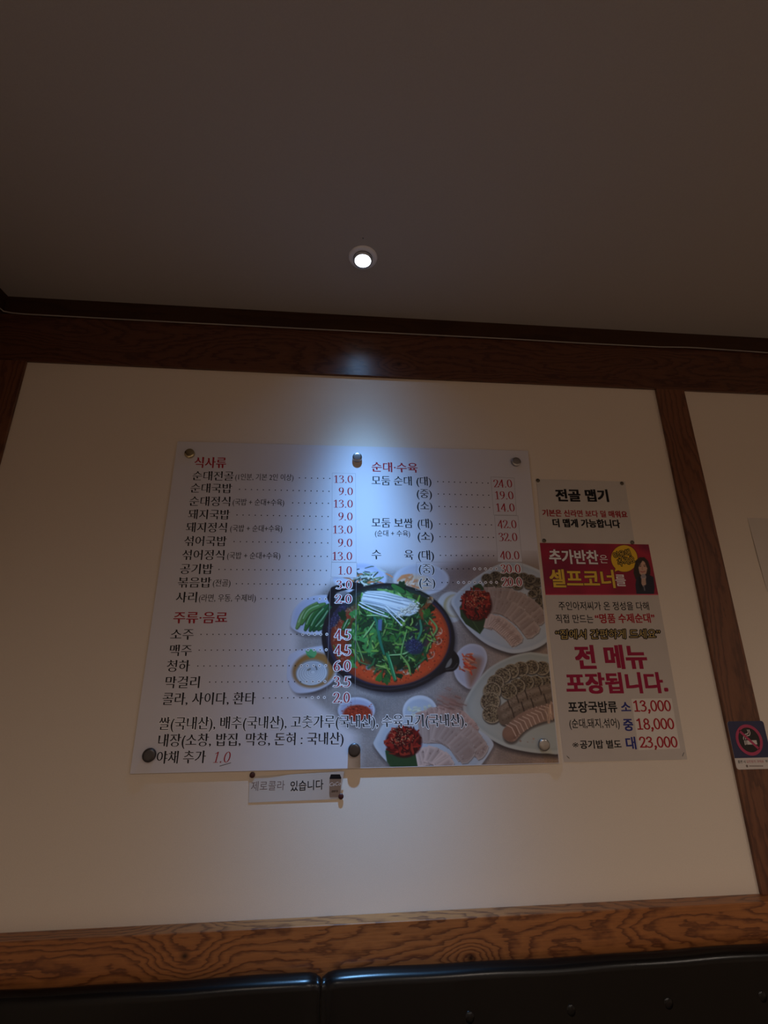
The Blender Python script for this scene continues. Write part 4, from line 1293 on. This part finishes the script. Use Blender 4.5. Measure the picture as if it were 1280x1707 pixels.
lettering('banner_lettering', poster, t_items('셀프코너', 'bold', (916, 964.6), (1024.4, 965.6), 27.5, oq, 0, halo=.00002, hmi=1, hstyle='halo') + t_items('를', 'med', (1025.6, 967.6), (1043, 967.8), 18.5, oq, 2), [m_yellow, bpy.data.materials['banner_shade_ink'], m_white])
lettering('bubble_lettering', poster, t_items('이용해', 'plain', (1023, 927), (1050, 921), 10.5, oq, 1, halo=.00002, hmi=0, hstyle='halob') + t_items('주세요', 'plain', (1030, 939), (1057.5, 932.5), 11, oq, 1, halo=.00002, hmi=0, hstyle='halob'), [m_black, m_yellow])
op = 0.00086
K = [m_black, m_red, m_red2, m_blue, mat('brush_cream_ink', (0.50, 0.37, 0.13), .6, spec=.2)]
lettering('lettering', poster, t_items('주인아저씨가 온 정성을 다해', 'med', (930.9, 1010.2), (1081.4, 1010.6), 13.2, op, 0), K)
lettering('lettering', poster, t_items('직접 만드는', 'med', (926.4, 1031.6), (988.8, 1032), 13.5, op, 0) + t_items('“명품 수제순대”', 'bold', (991.8, 1031.5), (1091.3, 1030.5), 14.5, op, 1), K)
lettering('brush_lettering', poster, t_items('“집에서 간편하게 드세요”', 'plain', (926, 1057.8), (1100, 1056.8), 14.5, op, 4, slant=.12, halo=.00002, hmi=0, hstyle='halob'), K)
lettering('large_lettering', poster, t_items('전 메뉴', 'black', (958.3, 1096.5), (1078, 1095.5), 36, op, 2), K)
lettering('large_lettering', poster, t_items('포장됩니다.', 'black', (943, 1140), (1112, 1138.5), 31.5, op, 2), K)
lettering('lettering', poster, t_items('포장국밥류', 'bold', (946.7, 1179.3), (1028.6, 1178.6), 17.5, op, 0) + t_items('소', 'bold', (1034.7, 1179), (1051.3, 1178.8), 17, op, 3), K)
lettering('lettering', poster, t_items('(순대,돼지,섞어)', 'med', (948.8, 1206.4), (1032.4, 1205.6), 15, op, 0) + t_items('중', 'bold', (1038.7, 1208.6), (1055.4, 1208.4), 19, op, 3), K)
lettering('lettering', poster, t_items('※', 'plain', (953.8, 1241.6), (964.5, 1241.4), 12.5, op, 0) + t_items('공기밥 별도', 'bold', (966.5, 1241.5), (1035.5, 1240.6), 13, op, 0) + t_items('대', 'bold', (1043, 1239.4), (1060, 1239), 19, op, 3), K)
st = sheet_mesh('price_slip', (1052.3, 1165), (1119.4, 1164), (1133.6, 1247.7), (1064.5, 1250.6), flat(0.00094), m_sticker2, poster, 2, 2)
ost = 0.001
for body, xl, xr, y in (('13,000', 1055.6, 1118, 1177), ('18,000', 1060.8, 1123.4, 1207), ('23,000', 1065.2, 1129, 1237.4)):
    lettering('price', poster, d_items(body, (xl, y), (xr, y - .6), 17.4, ost, 1, .070, .060), K)
for a, b in (((944.6, 1260), (948.8, 1264)), ((1137.6, 1260.5), (1140, 1254.5))):
    pa, pb = at(*a, .0014), at(*b, .0014)
    MB().tube([pa, pb], 0.0006, 6).build('staple', m_gun, poster)

# zero cola slip
c0 = at(490, 1336)
cola = empty('cola_notice', (c0[0], 0, c0[2]))
tag(cola, 'narrow white paper slip with a printed can pinned under the menu board', 'notice')
cl_lift = lambda u, v: 0.0010 + 0.009 * max(0, u - .15) ** 1.5 * (1 - .97 * v)
def clp(u, v):
    c = [np.array(q) for q in ((415.6, 1295), (573.6, 1286), (566.5, 1332), (414.2, 1338))]
    return (c[0] * (1 - u) + c[1] * u) * (1 - v) + (c[3] * (1 - u) + c[2] * u) * v
sheet_mesh('sheet', (415.6, 1295), (573.6, 1286), (566.5, 1332), (414.2, 1338), cl_lift, m_paper, cola, 110, 40)
def drape(items, dl=0.00007):
    """let lettering follow the curl of the slip"""
    out = []
    c = [np.array(q) for q in ((415.6, 1295), (573.6, 1286), (566.5, 1332), (414.2, 1338))]
    for V, F, mi in items:
        V = np.array(V); extra = -V[:, 1]
        px = to_px(V)
        uv = np.full((len(V), 2), .5)
        for _ in range(8):
            u, v = uv[:, :1], uv[:, 1:]
            q = (c[0] * (1 - u) + c[1] * u) * (1 - v) + (c[3] * (1 - u) + c[2] * u) * v
            du = (c[1] - c[0]) * (1 - v) + (c[2] - c[3]) * v
            dv = (c[3] - c[0]) * (1 - u) + (c[2] - c[1]) * u
            r = px - q
            det = du[:, 0] * dv[:, 1] - du[:, 1] * dv[:, 0]
            uv[:, 0] += (r[:, 0] * dv[:, 1] - r[:, 1] * dv[:, 0]) / det
            uv[:, 1] += (du[:, 0] * r[:, 1] - du[:, 1] * r[:, 0]) / det
        W = []
        for (u, v), p_, e_ in zip(uv, px, extra):
            W.append(at(p_[0], p_[1], cl_lift(u, v) + dl + e_))
        out.append((W, F, mi))
    return out
lettering('lettering', cola, drape(t_items('제로콜라', 'plain', (418.5, 1311), (474.6, 1309.4), 15.2, 0, 0)), [m_grey])
lettering('lettering', cola, drape(t_items('있습니다', 'med', (484, 1311), (539, 1308), 16, 0, 0)), [m_black])
can_o = [(549.5, 1297), (551.5, 1291.5), (566.5, 1290.6), (568.6, 1296), (567.5, 1329), (564, 1331.5), (551, 1331), (548.6, 1328)]
def flatpoly(pts, off=0): return [at(*q, off) for q in pts][::-1], [tuple(range(len(pts)))]
def fineband(xl, xr, y0, y1, k=6):
    V, F = [], []
    for i in range(k + 1):
        y = y0 + (y1 - y0) * i / k
        V += [at(xl(y), y, 0), at(xr(y), y, 0)]
        if i: b = 2 * i; F.append((b - 2, b, b + 1, b - 1))
    return V, F
cl_x = lambda y: np.interp(y, [1290.8, 1297, 1328, 1331], [551.5, 549.3, 548.6, 551]); cr_x = lambda y: np.interp(y, [1290.8, 1296, 1329, 1331], [566.5, 568.8, 567.2, 564])
m_can = mat('can_tan', (0.27, 0.185, 0.135), .5, speck=.05); m_can2 = mat('can_pale', (0.42, 0.36, 0.32), .5)
canits = [(*fineband(cl_x, cr_x, 1290.8, 1298.6), 0), (*fineband(cl_x, cr_x, 1298.6, 1329), 1), (*fineband(cl_x, cr_x, 1329, 1331), 2)]
cp = drape(canits) + drape(t_items('CaCo', 'plain', (549.4, 1307.6), (568.4, 1305.8), 7.6, 0, 3, slant=.3), .00012) + drape(t_items('zero', 'med', (552.6, 1318.4), (563.4, 1317.8), 5.5, 0, 0), .00012)
lettering('can_print', cola, cp, [m_black, m_can, m_can2, m_white], 'printed tan drink can with a black top')
pin((420.3, 1292.2), 0.0008, m_pin, 0.0068, 'dark red pushpin left of the cola slip, just under the menu board', 'dark red pushpins by the cola slip')
pin((568.3, 1328), 0.0014, m_pin, 0.0066, 'dark red pushpin through the bottom right corner of the cola slip', 'dark red pushpins by the cola slip')

# no smoking sign on the post
S0 = OFF + 0.0003
c0 = at(1256, 1282, OFF)
sign = empty('no_smoking_sign', (c0[0], -OFF, c0[2]))
tag(sign, 'navy and white no smoking sign on the wooden post', 'sign')
tl, bl = at(1212.9, 1202.6, S0), at(1226.2, 1283, S0)
tr = at(1271.5, 1202, S0)
sx0, sz1, sz0 = (tl[0] + bl[0]) / 2, tl[2], bl[2]
sx1 = tr[0]
def rrect(x0, x1, z0, z1, r, n=6, bot=True, top=True):
    P = []
    for cx, cz, a0, on in ((x0 + r, z0 + r, math.pi, bot), (x1 - r, z0 + r, 1.5 * math.pi, bot), (x1 - r, z1 - r, 0, top), (x0 + r, z1 - r, .5 * math.pi, top)):
        if on: P += [(cx + r * math.cos(a0 + .5 * math.pi * k / n), cz + r * math.sin(a0 + .5 * math.pi * k / n)) for k in range(n + 1)]
        else:
            P.append((x0 if cx < (x0 + x1) / 2 else x1, z0 if cz < (z0 + z1) / 2 else z1))
    return P
m_navy = mat('sign_navy', (0.022, 0.026, 0.085), .45); m_pink = mat('sign_pink', (0.42, 0.035, 0.11), .45); m_sblack = mat('sign_black', (0.010, 0.009, 0.010), .5); m_swhite = mat('sign_white', (0.62, 0.57, 0.55), .5)
MB().prism(rrect(sx0, sx1, sz0, sz1, .007), -OFF, -S0 - .0007).build('backing', m_swhite, sign)
zb = at(1224.5, 1263.8, S0)[2]
MB().prism(rrect(sx0, sx1, zb, sz1, .007, bot=False), -S0 - .0007, -S0 - .0010).build('navy_field', m_navy, sign)
cc = at(1248, 1233.2, S0)
rr_ = np.linalg.norm(at(1248, 1208, S0) - at(1248, 1258.4, S0)) / 2
so_ = S0 + .0011
def circ(r, n=48): return [(cc[0] + r * math.cos(2 * math.pi * k / n), cc[2] + r * math.sin(2 * math.pi * k / n)) for k in range(n)]
MB().prism(circ(rr_ * .98), -so_ + .0001, -so_).build('black_disc', m_sblack, sign)
V = [(x, -so_ - .0003, z) for x, z in circ(rr_)] + [(x, -so_ - .0003, z) for x, z in circ(rr_ * .80)]
F = [(k, (k + 1) % 48, 48 + (k + 1) % 48, 48 + k) for k in range(48)]
d45 = math.sqrt(.5)
wb = rr_ * .085
V2 = [(cc[0] + (-d45 * t + d45 * s) , -so_ - .0003, cc[2] + (d45 * t + d45 * s)) for t, s in ((rr_ * .85, -wb), (-rr_ * .85, -wb), (-rr_ * .85, wb), (rr_ * .85, wb))]
F2 = [tuple(i + 96 for i in (0, 1, 2, 3))]
obj('prohibition_ring', V + V2, F + F2, m_pink, sign)
b = MB()
yq0, yq1 = -so_ + .00005, -so_ - .00015
def rc(x0_, x1_, z0_, z1_): b.prism([(cc[0] + rr_ * x0_, cc[2] + rr_ * z0_), (cc[0] + rr_ * x1_, cc[2] + rr_ * z0_), (cc[0] + rr_ * x1_, cc[2] + rr_ * z1_), (cc[0] + rr_ * x0_, cc[2] + rr_ * z1_)], yq0, yq1)
rc(-.20, .54, -.30, -.03); rc(-.29, -.235, -.30, -.03); rc(-.40, -.335, -.32, -.03)
def smoke(pts):
    q = catmull([(cc[0] + rr_ * x, cc[2] + rr_ * z) for x, z in pts], 5)
    for i in range(len(q) - 1):
        a_, c_ = q[i], q[i + 1]; t = (c_ - a_) / np.hypot(*(c_ - a_)); n_ = np.array([-t[1], t[0]]) * rr_ * .03
        b.prism([tuple(a_ + n_), tuple(a_ - n_), tuple(c_ - n_), tuple(c_ + n_)], yq0, yq1)
smoke([(.02, .66), (.06, .52), (-.02, .40), (-.2, .36), (-.34, .28)]); smoke([(.14, .66), (.18, .48), (.10, .30), (-.1, .26), (-.2, .2)])
smoke([(-.34, .24), (-.40, .12), (-.40, .02)]); smoke([(-.22, .16), (-.26, .08), (-.25, .02)])
b.build('cigarette_symbol', m_swhite, sign)
ot = S0 + .0009
lettering('lettering', sign, t_items('흡연 시', 'med', (1229.8, 1270), (1242.6, 1269.8), 4.6, ot, 0) + t_items('십만원의 과태료', 'plain', (1244, 1269.6), (1273, 1269.2), 4.4, ot, 1) + t_items('부과', 'med', (1275.5, 1269), (1284, 1268.8), 4.4, ot, 0), [m_black, m_red])
em = [(*disc((1245, 1277), 1.9, ot, 14), 0)]
for k in range(9):
    em.append((*quad([(1249 + k * 2.6, 1278), (1249 + k * 2.6 + 1.8, 1278), (1249 + k * 2.6 + 1.8, 1275.9), (1249 + k * 2.6, 1275.9)], ot), 0))
lettering('emblem', sign, em, [m_grey])

# plain sheet on the right-hand wall panel
c0 = at(1279, 985)
blank = empty('blank_sheet', (c0[0], 0, c0[2]))
tag(blank, 'plain pale sheet on the wall panel right of the post', 'paper')
t0, t1 = at(1245.6, 863.4), at(1278.7, 986)
bw = 0.30
def wp(u, v): return to_px(np.array([t0[0] + (t1[0] - t0[0]) * v + bw * u, 0, t0[2] + (t1[2] - t0[2]) * v]))
sheet_mesh('sheet', tuple(wp(0, 0)), tuple(wp(1, 0)), tuple(wp(1, 1)), tuple(wp(0, 1)), lambda u, v: .0006 + .002 * math.exp(-u * 14) * (1 - abs(2 * v - 1)), m_sheet, blank, 12, 12)

# ------------------------------------------------------------------ cable under the dark strip
pts = []
for i in range(60):
    x = -2 + 1300 * i / 59
    y = np.interp(x, [0, 8, 30, 320, 640, 860, 960, 1100, 1150, 1280, 1300], [515, 520, 523, 538.5, 554.6, 565.5, 571.5, 578.5, 579, 588, 589])
    p = at(x, y, 0.0185)
    if p[0] > XL + .019: pts.append(p)
pa = pts[0]
pts = [np.array([XL + 0.0185, -0.9, pa[2]]), np.array([XL + 0.0185, -0.30, pa[2]]), np.array([XL + 0.0185, -0.05, pa[2]]), np.array([XL + 0.024, -0.024, pa[2]])] + pts
pe = pts[-1]
pts += [np.array([pe[0] + k * .3, pe[1], pe[2]]) for k in (1, 2, 3)]
cab = MB().tube(pts, 0.0021, 8).build('cable', m_cable, smooth=True)
tag(cab, 'thin pale cable running along the dark strip below the ceiling', 'cable')

# ------------------------------------------------------------------ ceiling downlight
dl = empty('downlight', (LAMP_X, LAMP_Y, CEIL))
tag(dl, 'small round recessed downlight glowing blue-white in the ceiling', 'ceiling light')
c0 = (LAMP_X, LAMP_Y, CEIL)
MB().lathe([(.0282, -.0045), (.0290, -.0052), (.0395, -.0040), (.0425, -.0008), (.0425, -.0001), (.0282, -.0001)], c0, 'z', 64, closed=True).build('trim_ring', m_fixture, dl, smooth=True)
o = MB().lathe([(.0232, .012), (.0232, -.0125), (.0240, -.0135), (.0262, -.0135), (.0270, -.0122), (.0270, .012)], c0, 'z', 64, closed=True).build('collar', m_collar, dl, smooth=True)
MB().lathe([(.0230, .003), (.0230, .0), (.0225, -.0022), (.0002, -.0040)], c0, 'z', 48).build('lens', m_lens, dl, smooth=True)
MB().lathe([(.0308, .045), (.0308, -.0002), (.0300, -.0002), (.0300, .044), (.0002, .044), (.0002, .045)], c0, 'z', 40).build('can', m_gun, dl, smooth=True)

# a small nail near the lamp
d = ray(605, 397); tt = (CEIL - CAM_Z) / d[2]
nx, ny = d[0] * tt, -CAM_D + d[1] * tt
nl_ = MB().lathe([(.0016, .0), (.0018, -.0006), (.001, -.0012), (.0001, -.0013)], (0, 0, 0), 'z', 12).build('nail', m_gun)
nl_.location = (nx, ny, CEIL)
tag(nl_, 'tiny dark nail head in the ceiling next to the downlight', 'nail')

# ------------------------------------------------------------------ leather bench along the wall
SD = 0.082                                              # how far the backrest stands out
def backrest(x0, x1, root):
    """padded back with soft edges; front towards the room"""
    zt = z_sofa + 0.006
    R = 0.018
    prof = [(-0.0395, zt - .22), (-0.0395, zt - .012), (-0.044, zt - .003)]
    prof += [(-0.048 - 0.004 * k, zt + 0.001 * k) for k in range(1, 4)]
    prof += [(-(SD - R) - R * math.sin(a), zt - R + R * math.cos(a)) for a in np.linspace(.15, 1.57, 9)]
    prof += [(-SD - .004 * math.sin(k / 12 * math.pi), zt - R - k * .045) for k in range(1, 12)]
    nx_ = max(8, int((x1 - x0) / .012))
    V, F = [], []
    m_ = len(prof)
    for i in range(nx_ + 1):
        x = x0 + (x1 - x0) * i / nx_
        e = min(x - x0, x1 - x)
        k = 1 - math.exp(-e / .010)
        wv = .0014 * math.sin(x * 7.3 + 1) + .0008 * math.sin(x * 23)
        for (y, z) in prof:
            yy, zz = y, z
            top = max(0, (z - (zt - .06)) / .06)
            zz += (-.012 * (1 - k) + wv * k) * top
            if y < -.045: yy += .016 * (1 - k) * min(1, (-y - .045) / .05)
            for bx, bz in BUT:
                r2 = (x - bx) ** 2 + (z - bz) ** 2
                if y < -SD + .02: yy += .012 * math.exp(-r2 / .00028)
            V.append((x, yy, zz))
    for i in range(nx_):
        for j in range(m_ - 1):
            a = i * m_ + j
            F.append((a, a + 1, a + m_ + 1, a + m_))
    F.append(tuple(range(m_))); F.append(tuple(nx_ * m_ + j for j in range(m_))[::-1])
    F += [(i * m_, (i + 1) * m_, (i + 1) * m_ + m_ - 1, i * m_ + m_ - 1) for i in range(nx_)]
    return obj('backrest', V, F, m_leather, root, smooth=True)
BUT = [tuple(at(x, y, SD)[[0, 2]]) for x, y in ((783, 1699), (952, 1684), (1115, 1675), (1272, 1664))]
BUT = [(x, sum(b[1] for b in BUT) / 4) for x, _ in BUT]
xs = at(535, 1635, SD)[0]
for (x0, x1, lab, bt) in ((XL + .012, xs - .0018, 'black leather bench backrest left of the seam, without visible buttons', []), (xs + .0018, XR - .02, 'black leather bench backrest right of the seam, with tufted buttons', BUT)):
    r = empty('bench', ((x0 + x1) / 2, -.3, 0))
    tag(r, lab, 'bench')
    keep = BUT
    BUT = bt
    backrest(x0, x1, r)
    BUT = keep
    zt = z_sofa
    MB().box(x0, x1, -.55, -.04, .10, .46).build('seat', m_leather, r, bevel=.03, seg=4)
    MB().box(x0, x1, -.10, -.0405, .44, zt - .19).build('lower_back', m_leather, r)
    MB().box(x0 + .03, x1 - .03, -.50, -.06, 0, .11).build('plinth', m_post, r)
    for bx, bz in bt:
        MB().lathe([(.0002, SD - .009), (.012, SD - .009), (.0135, SD - .006), (.011, SD - .001), (.006, SD + .001), (.0002, SD + .0016)], (bx, 0, bz), 'y', 24).build('button', m_leather, r, smooth=True)
